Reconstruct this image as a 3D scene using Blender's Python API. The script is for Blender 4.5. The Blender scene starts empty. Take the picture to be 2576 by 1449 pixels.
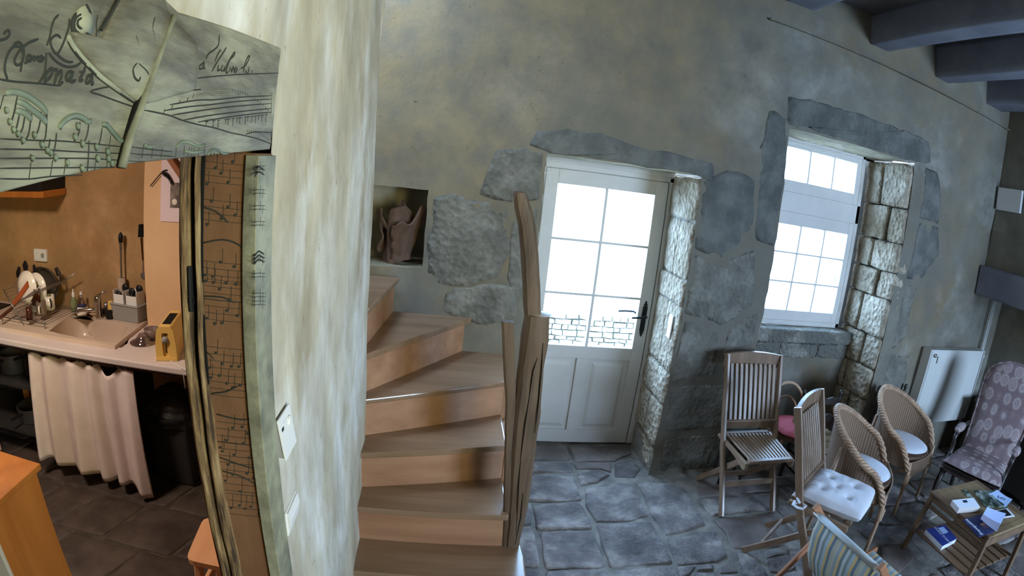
import bpy, bmesh, math, random
from mathutils import Vector, Matrix, noise, geometry
sc = bpy.context.scene
COL = sc.collection
rnd = random.Random(7)
PI = math.pi
# ------------------------------------------------------------------ camera (wide security camera, equidistant lens)
HC = 1.98; FPX = 1371.34; YAW, PIT, ROL = map(math.radians, (7.2189, 12.5586, 6.1015))
def _M():
    cy, sy = math.cos(YAW), math.sin(YAW); cp, sp = math.cos(PIT), math.sin(PIT); cr, sr = math.cos(ROL), math.sin(ROL)
    Ry = Matrix(((cy, 0, -sy), (0, 1, 0), (sy, 0, cy))); Rx = Matrix(((1, 0, 0), (0, cp, -sp), (0, sp, cp))); Rz = Matrix(((cr, -sr, 0), (sr, cr, 0), (0, 0, 1)))
    return Rz @ Rx @ Ry
M3 = _M()
def _w(v): return Vector((v[0], v[2], -v[1]))
cam_d = bpy.data.cameras.new('camera'); cam = bpy.data.objects.new('camera', cam_d); COL.objects.link(cam); sc.camera = cam
R_, U_, F_ = _w(M3[0]), -_w(M3[1]), _w(M3[2])
mw = Matrix((R_, U_, -F_)).transposed().to_4x4(); mw.translation = Vector((0, 0, HC)); cam.matrix_world = mw
cam_d.type = 'PANO'; cam_d.panorama_type = 'FISHEYE_LENS_POLYNOMIAL'
cam_d.sensor_fit = 'HORIZONTAL'; cam_d.sensor_width = 36.0; cam_d.clip_start = 0.02
cam_d.fisheye_fov = PI
cam_d.fisheye_polynomial_k0 = 0; cam_d.fisheye_polynomial_k1 = -(2576 / 36.0) / FPX
cam_d.fisheye_polynomial_k2 = 0; cam_d.fisheye_polynomial_k3 = 0; cam_d.fisheye_polynomial_k4 = 0
def ray(px, py):
    dx, dy = px - 1288, py - 724.5; r = math.hypot(dx, dy) or 1e-6; th = r / FPX
    c = Vector((math.sin(th) * dx / r, math.sin(th) * dy / r, math.cos(th)))
    return _w(M3.transposed() @ c)
def P(px, py, ax, val):
    """where the lens's ray through a measured point meets the plane ax = val"""
    r = ray(px, py); i = 'XYZ'.index(ax); t = (val - (HC if i == 2 else 0)) / r[i]
    return Vector((0, 0, HC)) + r * t
# ------------------------------------------------------------------ light
sc.view_settings.view_transform = 'Standard'; sc.view_settings.look = 'None'; sc.view_settings.gamma = 1.0
sc.view_settings.use_curve_mapping = False; sc.view_settings.exposure = 0.04
sc.cycles.max_bounces = 6; sc.cycles.diffuse_bounces = 4; sc.cycles.glossy_bounces = 3; sc.cycles.transparent_max_bounces = 12
sc.cycles.caustics_reflective = False; sc.cycles.caustics_refractive = False; sc.cycles.sample_clamp_indirect = 6.0
sc.cycles.use_denoising = True
W = bpy.data.worlds.new('World'); sc.world = W; W.use_nodes = True
bg = W.node_tree.nodes['Background']; bg.inputs[0].default_value = (0.48, 0.67, 1.0, 1); bg.inputs[1].default_value = 36.0
def area(name, loc, look, sx, sy, power, color, portal=False, spread=PI):
    l = bpy.data.lights.new(name, 'AREA'); l.shape = 'RECTANGLE'; l.size = sx; l.size_y = sy; l.energy = power; l.color = color; l.spread = spread
    o = bpy.data.objects.new(name, l); COL.objects.link(o); o.location = loc
    o.rotation_euler = (Vector(look) - Vector(loc)).to_track_quat('-Z', 'Y').to_euler()
    if portal: l.cycles.is_portal = True
    return o
area('door_daylight', (1.03, 3.72, 1.35), (1.03, 2, 1.35), .75, 1.2, 1, (1, 1, 1), True)
area('window_daylight', (2.8, 3.75, 1.8), (2.8, 2, 1.8), .85, 1.35, 1, (1, 1, 1), True)
area('assumed_rear_light', (4.5, -2.3, 1.9), (3.3, 2.4, .7), 1.6, 1.4, 350, (0.46, 0.66, 0.96))  # unseen bluish fill, source assumed; the rear wall has no window
area('assumed_yellow_light', (2.2, -1.6, 2.1), (-0.34, 1.2, 2.2), .8, 1.0, 20, (1.0, 0.92, 0.42), spread=1.3)  # yellow fill on the left wall from an assumed source, no window built
area('assumed_kitchen_lamp', (-2.15, 1.45, 2.35), (-2.15, 1.6, 0), .35, .35, 31, (1.0, 0.82, 0.66))  # unseen lamp, assumed from the warm light in the kitchen
# ------------------------------------------------------------------ materials
def lin(c): return tuple(((x / 255) / 12.92 if x <= 10 else (((x / 255) + .055) / 1.055) ** 2.4) for x in c) + (1,)
MATS = {}
def mat(name, c1, c2=None, rough=.7, scale=4, stretch=(1, 1, 1), detail=6, bump=.15, bscale=None, spec=.3, metal=0, c3=None, lo=.38, hi=.62, bdist=.01, alpha=None, trans=0, bvor=False, world=False):
    if name in MATS: return MATS[name]
    m = bpy.data.materials.new(name); m.use_nodes = True; nt = m.node_tree; N = nt.nodes; L = nt.links; b = N['Principled BSDF']
    b.inputs['Roughness'].default_value = rough; b.inputs['Specular IOR Level'].default_value = spec; b.inputs['Metallic'].default_value = metal
    tc = N.new('ShaderNodeTexCoord'); mp = N.new('ShaderNodeMapping'); mp.inputs['Scale'].default_value = stretch
    if world:
        g = N.new('ShaderNodeNewGeometry'); L.new(g.outputs['Position'], mp.inputs[0])
    else: L.new(tc.outputs['Object'], mp.inputs[0])
    if c2:
        n = N.new('ShaderNodeTexNoise'); n.inputs['Scale'].default_value = scale; n.inputs['Detail'].default_value = detail; n.inputs['Roughness'].default_value = .62
        L.new(mp.outputs[0], n.inputs['Vector'])
        r = N.new('ShaderNodeValToRGB'); r.color_ramp.elements[0].position = lo; r.color_ramp.elements[0].color = lin(c1); r.color_ramp.elements[1].position = hi; r.color_ramp.elements[1].color = lin(c2)
        if c3: e = r.color_ramp.elements.new((lo + hi) / 2); e.color = lin(c3)
        L.new(n.outputs[0], r.inputs[0]); L.new(r.outputs[0], b.inputs['Base Color'])
    else: b.inputs['Base Color'].default_value = lin(c1)
    if bump:
        n2 = N.new('ShaderNodeTexNoise'); n2.inputs['Scale'].default_value = bscale or scale * 5; n2.inputs['Detail'].default_value = 8; n2.inputs['Roughness'].default_value = .65
        L.new(mp.outputs[0], n2.inputs['Vector']); h = n2.outputs[0]
        if bvor:
            v = N.new('ShaderNodeTexVoronoi'); v.inputs['Scale'].default_value = (bscale or 30) * 1.3; L.new(mp.outputs[0], v.inputs['Vector'])
            ad = N.new('ShaderNodeMath'); ad.operation = 'ADD'; L.new(n2.outputs[0], ad.inputs[0]); L.new(v.outputs[0], ad.inputs[1]); h = ad.outputs[0]
        bp = N.new('ShaderNodeBump'); bp.inputs['Strength'].default_value = bump; bp.inputs['Distance'].default_value = bdist
        L.new(h, bp.inputs['Height']); L.new(bp.outputs[0], b.inputs['Normal'])
    if trans: b.inputs['Transmission Weight'].default_value = trans
    MATS[name] = m; return m
def plaster(name, base, stain, light, streak=(1, 1, 1), sc1=.9, sc2=5, bump=.22, lo=.44, hi=.62, l0=.52, l1=.7, patches=()):
    """layered lime plaster: base, warm stains, pale patches, fine grit"""
    if name in MATS: return MATS[name]
    m = bpy.data.materials.new(name); m.use_nodes = True; nt = m.node_tree; N = nt.nodes; L = nt.links; b = N['Principled BSDF']
    b.inputs['Roughness'].default_value = .9; b.inputs['Specular IOR Level'].default_value = .15
    g = N.new('ShaderNodeNewGeometry'); mp = N.new('ShaderNodeMapping'); mp.inputs['Scale'].default_value = streak; L.new(g.outputs['Position'], mp.inputs[0])
    def nz(s, off=0, rg=.6, det=9):
        n = N.new('ShaderNodeTexNoise'); n.inputs['Scale'].default_value = s; n.inputs['Detail'].default_value = det; n.inputs['Roughness'].default_value = rg
        a = N.new('ShaderNodeVectorMath'); a.inputs[1].default_value = (off, off * .7, off * 1.3); L.new(mp.outputs[0], a.inputs[0]); L.new(a.outputs[0], n.inputs['Vector']); return n.outputs[0]
    def rp(src, a, c):
        r = N.new('ShaderNodeMapRange'); r.inputs[1].default_value = a; r.inputs[2].default_value = c; L.new(src, r.inputs[0]); return r.outputs[0]
    def mx(f, a, c, w=1):
        x = N.new('ShaderNodeMix'); x.data_type = 'RGBA'; L.new(f, x.inputs[0])
        for i, v in ((6, a), (7, c)):
            if isinstance(v, tuple): x.inputs[i].default_value = lin(v)
            else: L.new(v, x.inputs[i])
        return x.outputs[2]
    c = mx(rp(nz(sc1), lo, hi), base, stain)
    c = mx(rp(nz(sc1 * 1.7, 11), l0, l1), c, light)
    for patch in patches:                                                  # broad damp stains and thin render, each with its own place on the wall
        d = N.new('ShaderNodeVectorMath'); d.operation = 'DISTANCE'; L.new(g.outputs['Position'], d.inputs[0]); d.inputs[1].default_value = patch[0]
        ad = N.new('ShaderNodeMath'); ad.operation = 'MULTIPLY_ADD'; L.new(nz(2.2, 21), ad.inputs[0]); ad.inputs[1].default_value = -1.6; L.new(d.outputs['Value'], ad.inputs[2])
        r = N.new('ShaderNodeMapRange'); r.inputs[1].default_value = patch[1]; r.inputs[2].default_value = patch[1] - .7; r.inputs[3].default_value = 0; r.inputs[4].default_value = .6; L.new(ad.outputs[0], r.inputs[0]); c = mx(r.outputs[0], c, patch[2])
    c = mx(rp(nz(sc2, 5), .3, .75), tuple(max(0, int(v * .80)) for v in base), c)
    c = mx(rp(nz(sc2 * 5, 9, .75), .62, .72), c, tuple(int(v * .55) for v in stain))
    L.new(c, b.inputs['Base Color'])
    h = N.new('ShaderNodeMath'); h.operation = 'MULTIPLY_ADD'; L.new(nz(sc2 * 2, 3), h.inputs[0]); h.inputs[1].default_value = 3; L.new(nz(45, 1, .7), h.inputs[2])
    bp = N.new('ShaderNodeBump'); bp.inputs['Strength'].default_value = bump; bp.inputs['Distance'].default_value = .007; L.new(h.outputs[0], bp.inputs['Height']); L.new(bp.outputs[0], b.inputs['Normal'])
    MATS[name] = m; return m
def wood(name, c1, c2, axis='Z', rough=.55, s=5, bump=.12, spec=.35, c3=None):
    st = {'X': (.25, 3, 3), 'Y': (3, .25, 3), 'Z': (3, 3, .25)}[axis]
    return mat(name, c1, c2, rough, s, st, 8, bump, s * 5, spec, c3=c3, lo=.32, hi=.68, bdist=.004)
def glassy(name, tint=(235, 245, 250), gl=.12, rough=.02):
    if name in MATS: return MATS[name]
    m = bpy.data.materials.new(name); m.use_nodes = True; N = m.node_tree.nodes; L = m.node_tree.links; N.remove(N['Principled BSDF'])
    t = N.new('ShaderNodeBsdfTransparent'); t.inputs[0].default_value = lin(tint); g = N.new('ShaderNodeBsdfGlossy'); g.inputs['Roughness'].default_value = rough
    x = N.new('ShaderNodeMixShader'); x.inputs[0].default_value = gl; L.new(t.outputs[0], x.inputs[1]); L.new(g.outputs[0], x.inputs[2]); L.new(x.outputs[0], N['Material Output'].inputs[0])
    MATS[name] = m; return m
def emit(name, c, s):
    m = bpy.data.materials.new(name); m.use_nodes = True; b = m.node_tree.nodes['Principled BSDF']; b.inputs['Emission Color'].default_value = lin(c); b.inputs['Emission Strength'].default_value = s; return m
m_wall = plaster('lime_plaster_back', (140, 136, 122), (132, 114, 84), (172, 169, 160), patches=(((.35, 3.15, 2.95), 1.0, (154, 134, 96)), ((1.95, 3.15, 1.1), .55, (112, 110, 102)), ((1.0, 3.15, 2.2), -.15, (108, 107, 100)), ((3.7, 3.15, 1.9), -.1, (110, 110, 106))))
m_left = plaster('lime_plaster_left', (206, 196, 174), (128, 106, 70), (228, 226, 222), streak=(1, 1.3, .7), sc1=2.0, sc2=5, bump=.16, lo=.50, hi=.70, l0=.44, l1=.6)
m_kwall = plaster('ochre_kitchen_plaster', (194, 156, 110), (148, 112, 74), (204, 172, 130), sc1=1.6, bump=.2)
m_kpil = mat('pale_pilaster_paint', (226, 190, 150), (216, 178, 138), .85, 2, bump=.1, world=True)
m_ceil = mat('ceiling_boards_paint', (84, 80, 82), (104, 98, 96), .85, 3, (1, 1, 1), bump=.2)
m_stone = mat('rough_dark_stone', (118, 116, 110), (158, 154, 144), .95, 5, c3=(118, 116, 106), bump=1.0, bscale=26, bdist=.02, bvor=True, world=True, spec=.15)
m_stoneL = mat('pale_jamb_stone', (158, 144, 122), (206, 192, 170), .95, 5, c3=(182, 168, 146), bump=1.0, bscale=20, bdist=.03, bvor=True, world=True, spec=.15)
m_mortar = mat('sandy_mortar', (112, 108, 100), (146, 140, 130), .95, 9, bump=.6, world=True)
m_slab = mat('slate_flagstone', (98, 92, 90), (176, 168, 160), .36, 3.6, c3=(130, 122, 118), bump=1.0, bscale=9, bdist=.05, world=True, spec=.5)
m_slab2 = mat('brown_flagstone', (96, 86, 80), (132, 120, 112), .55, 3.2, c3=(112, 102, 96), bump=.5, bscale=12, bdist=.015, world=True, spec=.4)
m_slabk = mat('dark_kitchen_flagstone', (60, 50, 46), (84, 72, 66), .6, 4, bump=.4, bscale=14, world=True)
m_white = mat('greyish_white_paint', (208, 203, 196), (216, 211, 204), .5, 3, bump=.04)
m_whitep = mat('white_plastic', (226, 226, 226), rough=.4, bump=0)
m_greyp = mat('grey_plastic', (150, 150, 148), rough=.5, bump=0)
m_blackp = mat('black_plastic', (26, 26, 28), rough=.45, bump=0)
m_blackbag = mat('black_bin_bag', (20, 20, 22), (34, 34, 36), .25, 8, bump=.8, bscale=18, spec=.6)
m_iron = mat('black_iron', (30, 32, 34), rough=.5, metal=.4, bump=0)
m_chrome = mat('chrome', (200, 200, 200), rough=.18, metal=1, bump=0)
m_oldoak = wood('old_oak', (62, 52, 44), (114, 94, 76), 'Z', .55, 4, .5, c3=(106, 86, 68))
m_stairT = wood('stair_tread_wood', (128, 100, 76), (152, 122, 96), 'X', .20, 3, .02, .6)
m_stairR = wood('stair_riser_wood', (152, 110, 82), (180, 138, 106), 'X', .5, 3, .06, .4)
m_teak = wood('teak', (116, 94, 76), (152, 126, 104), 'Z', .30, 6, .05, .5)
m_teakX = wood('teak_x', (128, 104, 84), (166, 140, 114), 'Y', .30, 6, .05, .5)
m_beam = mat('veil_tinted_beam', (112, 114, 126), (132, 134, 144), .8, 2, bump=.2)  # bluish tone carries the lens veil over the beams, not a paint
m_cane = mat('cane_rod', (166, 134, 110), (198, 166, 136), .45, 10, bump=.1)
m_curt = mat('white_cotton', (226, 210, 206), (216, 198, 194), .95, 6, bump=.15, bscale=120)
m_cush = mat('white_cushion_cotton', (224, 226, 232), (212, 214, 222), .95, 4, bump=.25, bscale=30, bdist=.008)
m_pink = mat('pink_cushion_cotton', (214, 110, 120), (196, 92, 104), .95, 4, bump=.2, bscale=30)
m_mural = mat('painted_carved_board', (88, 83, 70), (144, 142, 120), .5, 9, (1, .5, 2.4), c3=(116, 112, 94), bump=.5, bscale=14, world=True)
m_mural2 = mat('painted_carved_edge', (104, 104, 90), (150, 150, 128), .6, 9, bump=.25, world=True)
m_groove_shadow = mat('dark_groove_and_shadow', (48, 50, 44), rough=.8, bump=0)  # for carved grooves and for the shadow strokes painted beside the relief
m_ridge = mat('greenish_carved_relief', (88, 100, 86), (122, 130, 112), .5, 12, bump=.1, world=True)
m_jpanel = mat('brown_carved_panel', (100, 72, 52), (128, 94, 68), .6, 3, (1, 1, .5), bump=.25, world=True)
m_rough = mat('weathered_split_oak', (70, 56, 44), (190, 164, 122), .85, 9, (6, 6, .7), c3=(140, 112, 78), bump=1.0, bscale=14, bdist=.02, world=True)
m_black = mat('matt_black', (12, 11, 10), rough=.95, bump=0)  # plain black for dark things, the bow's modelled shadow and dark gaps
# ------------------------------------------------------------------ mesh helpers
class MB:
    def __init__(s): s.v = []; s.f = []; s.uv = None
    def add(s, vs, fs):
        b = len(s.v); s.v += [tuple(v) for v in vs]; s.f += [tuple(i + b for i in f) for f in fs]; return s
    def box(s, x0, x1, y0, y1, z0, z1, mx=None):
        vs = [Vector((x, y, z)) for z in (z0, z1) for y in (y0, y1) for x in (x0, x1)]
        if mx: vs = [mx @ v for v in vs]
        return s.add(vs, [(0, 2, 3, 1), (4, 5, 7, 6), (0, 1, 5, 4), (2, 6, 7, 3), (0, 4, 6, 2), (1, 3, 7, 5)])
    def bar(s, p, q, w, h, up=(0, 0, 1), ch=.15):
        """squared bar with chamfered long edges, w across, h along up"""
        p, q = Vector(p), Vector(q); d = (q - p).normalized(); up = Vector(up); a = d.cross(up).normalized(); u = a.cross(d).normalized()
        c = min(w, h) * ch; hw, hh = w / 2, h / 2
        pr = [(-hw + c, -hh), (hw - c, -hh), (hw, -hh + c), (hw, hh - c), (hw - c, hh), (-hw + c, hh), (-hw, hh - c), (-hw, -hh + c)]
        vs = [o + a * x + u * y for o in (p, q) for x, y in pr]; n = 8
        return s.add(vs, [tuple(range(n - 1, -1, -1)), tuple(range(n, 2 * n))] + [(i, (i + 1) % n, n + (i + 1) % n, n + i) for i in range(n)])
    def tube(s, pts, r, n=8, flat=1.0, up=(0, 0, 1), cap=True):
        pts = [Vector(p) for p in pts]; k = len(pts); rs = r if isinstance(r, (list, tuple)) else [r] * k; vs = []
        prev = None
        for i, p in enumerate(pts):
            d = (pts[min(i + 1, k - 1)] - pts[max(i - 1, 0)]).normalized()
            if prev is None:
                a = d.cross(Vector(up)); a = d.cross(Vector((1, 0, 0))) if a.length < 1e-3 else a
            else: a = prev - d * prev.dot(d)
            a.normalize(); prev = a; u = a.cross(d)
            for j in range(n):
                t = 2 * PI * j / n; vs.append(p + a * (rs[i] * math.cos(t)) + u * (rs[i] * flat * math.sin(t)))
        fs = [(i * n + j, i * n + (j + 1) % n, (i + 1) * n + (j + 1) % n, (i + 1) * n + j) for i in range(k - 1) for j in range(n)]
        if cap: fs += [tuple(range(n - 1, -1, -1)), tuple(range((k - 1) * n, k * n))]
        return s.add(vs, fs)
    def lathe(s, prof, c=(0, 0, 0), n=24, ax='Z', cap=True, mx=None):
        vs = []
        for r, h in prof:
            for j in range(n):
                t = 2 * PI * j / n; a, b = r * math.cos(t), r * math.sin(t)
                v = {'Z': (a, b, h), 'X': (h, a, b), 'Y': (b, h, a)}[ax]; v = Vector(v)
                if mx: v = mx @ v
                vs.append(v + Vector(c))
        k = len(prof)
        fs = [(i * n + j, i * n + (j + 1) % n, (i + 1) * n + (j + 1) % n, (i + 1) * n + j) for i in range(k - 1) for j in range(n)]
        if cap: fs += [tuple(range(n - 1, -1, -1)), tuple(range((k - 1) * n, k * n))]
        return s.add(vs, fs)
    def grid(s, fn, nu, nv, flip=False, cu=False):
        vs = [fn(i / nu, j / nv) for j in range(nv + 1) for i in range(nu + 1)]; w = nu + 1
        fs = [(j * w + i, j * w + i + 1, (j + 1) * w + i + 1, (j + 1) * w + i) for j in range(nv) for i in range(nu)]
        if flip: fs = [f[::-1] for f in fs]
        if s.uv is None: s.uv = []
        s.uv += [(i / nu, j / nv) for j in range(nv + 1) for i in range(nu + 1)]
        return s.add(vs, fs)
    def prism(s, poly, a, b, fn):
        """poly of 2-D points; fn(u, v, h) gives the 3-D point; between heights a and b"""
        n = len(poly); vs = [fn(u, v, a) for u, v in poly] + [fn(u, v, b) for u, v in poly]
        tri = geometry.tessellate_polygon([[Vector((u, v, 0)) for u, v in poly]])
        fs = [tuple(t) for t in tri] + [tuple(i + n for i in t[::-1]) for t in tri] + [(i, (i + 1) % n, n + (i + 1) % n, n + i) for i in range(n)]
        return s.add(vs, fs)
    def build(s, name, m, parent=None, smooth=False, bevel=0, loc=None, recalc=True, seg=2, solid=0, sub=0):
        me = bpy.data.meshes.new(name); me.from_pydata([tuple(v) for v in s.v], [], s.f); me.materials.append(m)
        if s.uv and len(s.uv) == len(s.v):
            ul = me.uv_layers.new(name='UVMap')
            for lp in me.loops: ul.data[lp.index].uv = s.uv[lp.vertex_index]
        if recalc:
            b = bmesh.new(); b.from_mesh(me); bmesh.ops.recalc_face_normals(b, faces=b.faces); b.to_mesh(me); b.free()
        if smooth:
            for p in me.polygons: p.use_smooth = True
        o = bpy.data.objects.new(name, me); COL.objects.link(o)
        if parent: o.parent = parent
        if loc: o.location = loc
        if solid: md = o.modifiers.new('t', 'SOLIDIFY'); md.thickness = solid
        if bevel: md = o.modifiers.new('b', 'BEVEL'); md.width = bevel; md.segments = seg; md.limit_method = 'ANGLE'
        if sub: md = o.modifiers.new('s', 'SUBSURF'); md.levels = sub; md.render_levels = sub
        return o
def box(name, m, parent, x0, x1, y0, y1, z0, z1, bevel=.002, **k): return MB().box(x0, x1, y0, y1, z0, z1).build(name, m, parent, bevel=bevel, **k)
def tag(o, label=None, cat=None, group=None, kind=None):
    for k, v in (('label', label), ('category', cat), ('group', group), ('kind', kind)):
        if v: o[k] = v
    return o
def thing(name, label, cat, loc=(0, 0, 0), rz=0, group=None):
    o = bpy.data.objects.new(name, None); COL.objects.link(o); o.empty_display_size = .05; o.location = loc; o.rotation_euler = (0, 0, rz)
    return tag(o, label, cat, group)
def struct(o): o['kind'] = 'structure'; return o
def dup_tree(o, parent=None):
    c = o.copy(); COL.objects.link(c); c.parent = parent
    for ch in list(o.children): dup_tree(ch, c)
    return c
def nz(x, y, z, s=1.0, o=0): return noise.noise(Vector((x * s + o, y * s + o * .3, z * s)))
def resample(poly, step, rough=0, seed=0, rnd_c=.07):
    """round the corners of a polygon a little and roughen its outline"""
    n = len(poly); out = []
    for i in range(n):
        a, b, c = Vector(poly[i - 1]), Vector(poly[i]), Vector(poly[(i + 1) % n])
        p, q = b + (a - b) * rnd_c, b + (c - b) * rnd_c
        for t in (0, .33, .67, 1): out.append(p * (1 - t) ** 2 + b * 2 * t * (1 - t) + q * t * t)
    res = []
    for i in range(len(out)):
        a, b = out[i], out[(i + 1) % len(out)]; k = max(1, int((b - a).length / step))
        for j in range(k): res.append(a + (b - a) * (j / k))
    r2 = []
    for p in res:
        d = Vector((nz(p.x, p.y, seed, 9), nz(p.y, p.x, seed + 5, 9))) * rough + Vector((nz(p.x, p.y, seed, 30), nz(p.y, p.x, seed + 5, 30))) * rough * .5; r2.append(p + d)
    return r2
def stone_cap(poly, fn, thick, round_w=.02, relief=.004, seed=0, step=.06, rough=.008, base=.03):
    """a worn stone: outline rises to a rounded, uneven top. fn(u,v,h)->3-D"""
    pts = resample(poly, step, rough, seed); n = len(pts); c = sum(pts, Vector((0, 0))) / n
    rad = sum((p - c).length for p in pts) / n; ins = min(.35, round_w / max(rad, .02)); mb = MB(); vs = []
    for sx, h in ((1, -base), (1, thick * .35), (1 - ins * .5, thick * .85), (1 - ins, thick), ((1 - ins) * .66, thick), ((1 - ins) * .33, thick)):
        for p in pts:
            q = c + (p - c) * sx; hh = h + (relief * 2 * nz(q.x, q.y, seed, 5) + relief * nz(q.x, q.y, seed, 14) if h > 0 else 0); vs.append(fn(q.x, q.y, hh))
    vs.append(fn(c.x, c.y, thick)); fs = [(k * n + i, k * n + (i + 1) % n, (k + 1) * n + (i + 1) % n, (k + 1) * n + i) for k in range(5) for i in range(n)]
    fs += [(5 * n + i, 5 * n + (i + 1) % n, 6 * n) for i in range(n)]
    return mb.add(vs, fs)
def textmesh(txt, size, name, m, parent, mx, ext=.0004):
    cu = bpy.data.curves.new('t', 'FONT'); cu.body = txt; cu.size = size; cu.extrude = ext; cu.align_x = 'CENTER'; cu.align_y = 'CENTER'; cu.resolution_u = 3
    o = bpy.data.objects.new('t', cu); COL.objects.link(o); me = bpy.data.meshes.new_from_object(o.evaluated_get(bpy.context.evaluated_depsgraph_get())); bpy.data.objects.remove(o)
    me.transform(mx); me.materials.clear(); me.materials.append(m); q = bpy.data.objects.new(name, me); COL.objects.link(q); q.parent = parent; return q
# ------------------------------------------------------------------ room shell
YW = 3.15
def wpt(x, z, edge=False):
    """surface of the old back wall: gently uneven plaster; holes have a ragged arris"""
    if edge: x += .010 * nz(x, z, 3, 7) + .006 * nz(x, z, 8, 25); z += .008 * nz(z, x, 5, 7)
    return Vector((x, YW + .022 * nz(x, 0, z, 1.1) + .007 * nz(x, 4, z, 4) + .003 * nz(x, 2, z, 13), z))
HOLES = [(.52, 1.515, -.1, 2.085), (2.14, 3.43, -.1, 2.515), (-.62, -.141, 1.345, 1.812)]
def cuts(a, b, step, extra):
    xs = sorted(set([a, b] + [e for e in extra if a < e < b])); out = []
    for p, q in zip(xs, xs[1:]):
        k = max(1, round((q - p) / step)); out += [p + (q - p) * i / k for i in range(k)]
    return out + [b]
def holed_wall(name, m, x0, x1, z0, z1):
    xs = cuts(x0, x1, .05, [h[0] for h in HOLES] + [h[1] for h in HOLES]); zs = cuts(z0, z1, .05, [h[2] for h in HOLES] + [h[3] for h in HOLES]); mb = MB(); idx = {}
    def vid(i, j):
        if (i, j) not in idx:
            x, z = xs[i], zs[j]; e = any((abs(x - h[0]) < 1e-6 or abs(x - h[1]) < 1e-6) and h[2] - 1e-6 <= z <= h[3] + 1e-6 or (abs(z - h[2]) < 1e-6 or abs(z - h[3]) < 1e-6) and h[0] - 1e-6 <= x <= h[1] + 1e-6 for h in HOLES)
            idx[(i, j)] = len(mb.v); mb.v.append(tuple(wpt(x, z, e)))
        return idx[(i, j)]
    for i in range(len(xs) - 1):
        for j in range(len(zs) - 1):
            cx, cz = (xs[i] + xs[i + 1]) / 2, (zs[j] + zs[j + 1]) / 2
            if any(h[0] < cx < h[1] and h[2] < cz < h[3] for h in HOLES): continue
            mb.f.append((vid(i, j), vid(i + 1, j), vid(i + 1, j + 1), vid(i, j + 1)))
    return mb.build(name, m, smooth=True, recalc=False)
wall_back = struct(holed_wall('wall_back', m_wall, -1.4, 5.3, -.1, 3.75))
def reveal(a, b, yb, m, name, parent, rough=.010, off=(0, 0)):
    """one side of an opening: from edge a-b (x,z) on the wall back to y = yb"""
    L = math.hypot(b[0] - a[0], b[1] - a[1]); nu = max(2, int(L / .05))
    def fn(u, v):
        x, z = a[0] + (b[0] - a[0]) * u, a[1] + (b[1] - a[1]) * u
        p = wpt(x, z, True)
        if v == 0: return p
        y = YW + (yb - YW) * v; n = rough * nz(x, y, z, 9); nx, nzz = (b[1] - a[1]) / L, -(b[0] - a[0]) / L
        return Vector((x + nx * n + off[0] * v, y, z + nzz * n + off[1] * v))
    return MB().grid(fn, nu, 8).build(name, m, parent, smooth=True)
m_rev = plaster('reveal_limewash', (190, 180, 156), (150, 138, 112), (216, 210, 194), sc1=3, sc2=9, bump=.8)
for (x0, x1, z0, z1), yb, s in ((HOLES[0], 3.60, 0), (HOLES[1], 3.66, .02)):
    reveal((x0, z0), (x0, z1), yb, m_rev, 'reveal', wall_back); reveal((x1 + .012, z1), (x1 + .012, z0), yb, m_mortar, 'reveal', wall_back)
    reveal((x0, z1), (x1, z1), yb, m_rev, 'reveal', wall_back)
h = HOLES[2]; YN = 3.46
m_niche = mat('niche_plaster', (128, 120, 100), (150, 140, 112), .9, 3, bump=.3, world=True)
for a, b in (((h[0], h[2]), (h[0], h[3])), ((h[1], h[3]), (h[1], h[2])), ((h[0], h[3]), (h[1], h[3]))): reveal(a, b, YN, m_niche, 'niche_side', wall_back)
reveal((h[1], h[2]), (h[0], h[2]), YN, m_niche, 'niche_base', wall_back)
MB().grid(lambda u, v: Vector((h[0] - .05 + (h[1] - h[0] + .1) * u, YN + .02 * nz(u, v, 2, 4), h[2] - .05 + (h[3] - h[2] + .1) * v)), 10, 10).build('niche_back', m_niche, wall_back, smooth=True)
struct(MB().box(-1.2, .40, 3.50, 3.60, -.1, 3.7).build('wall_outer_skin', m_mortar))
# wall below the window and the stone sill
MB().grid(lambda u, v: Vector((2.1 + 1.4 * u, 3.52 + .015 * nz(u * 3, v * 2, 5, 3), -.1 + 1.03 * v)), 24, 18).build('window_apron', m_wall, wall_back, smooth=True)
# rendered edge strip outside the frames (thick outer wall)
for x0, x1, z0, z1 in ((.40, .58, -.1, 2.3), (1.51, 1.75, -.1, 2.3), (.4, 1.75, 2.055, 2.3), (2.0, 2.36, .9, 2.75), (3.27, 3.7, .9, 2.75), (2.0, 3.7, 2.5, 2.75), (2.0, 3.7, -.1, .96)):
    box('outer_wall', m_mortar, wall_back, x0, x1, 3.64 if x0 < 1.9 else 3.68, 3.76, z0, z1, 0)
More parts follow.
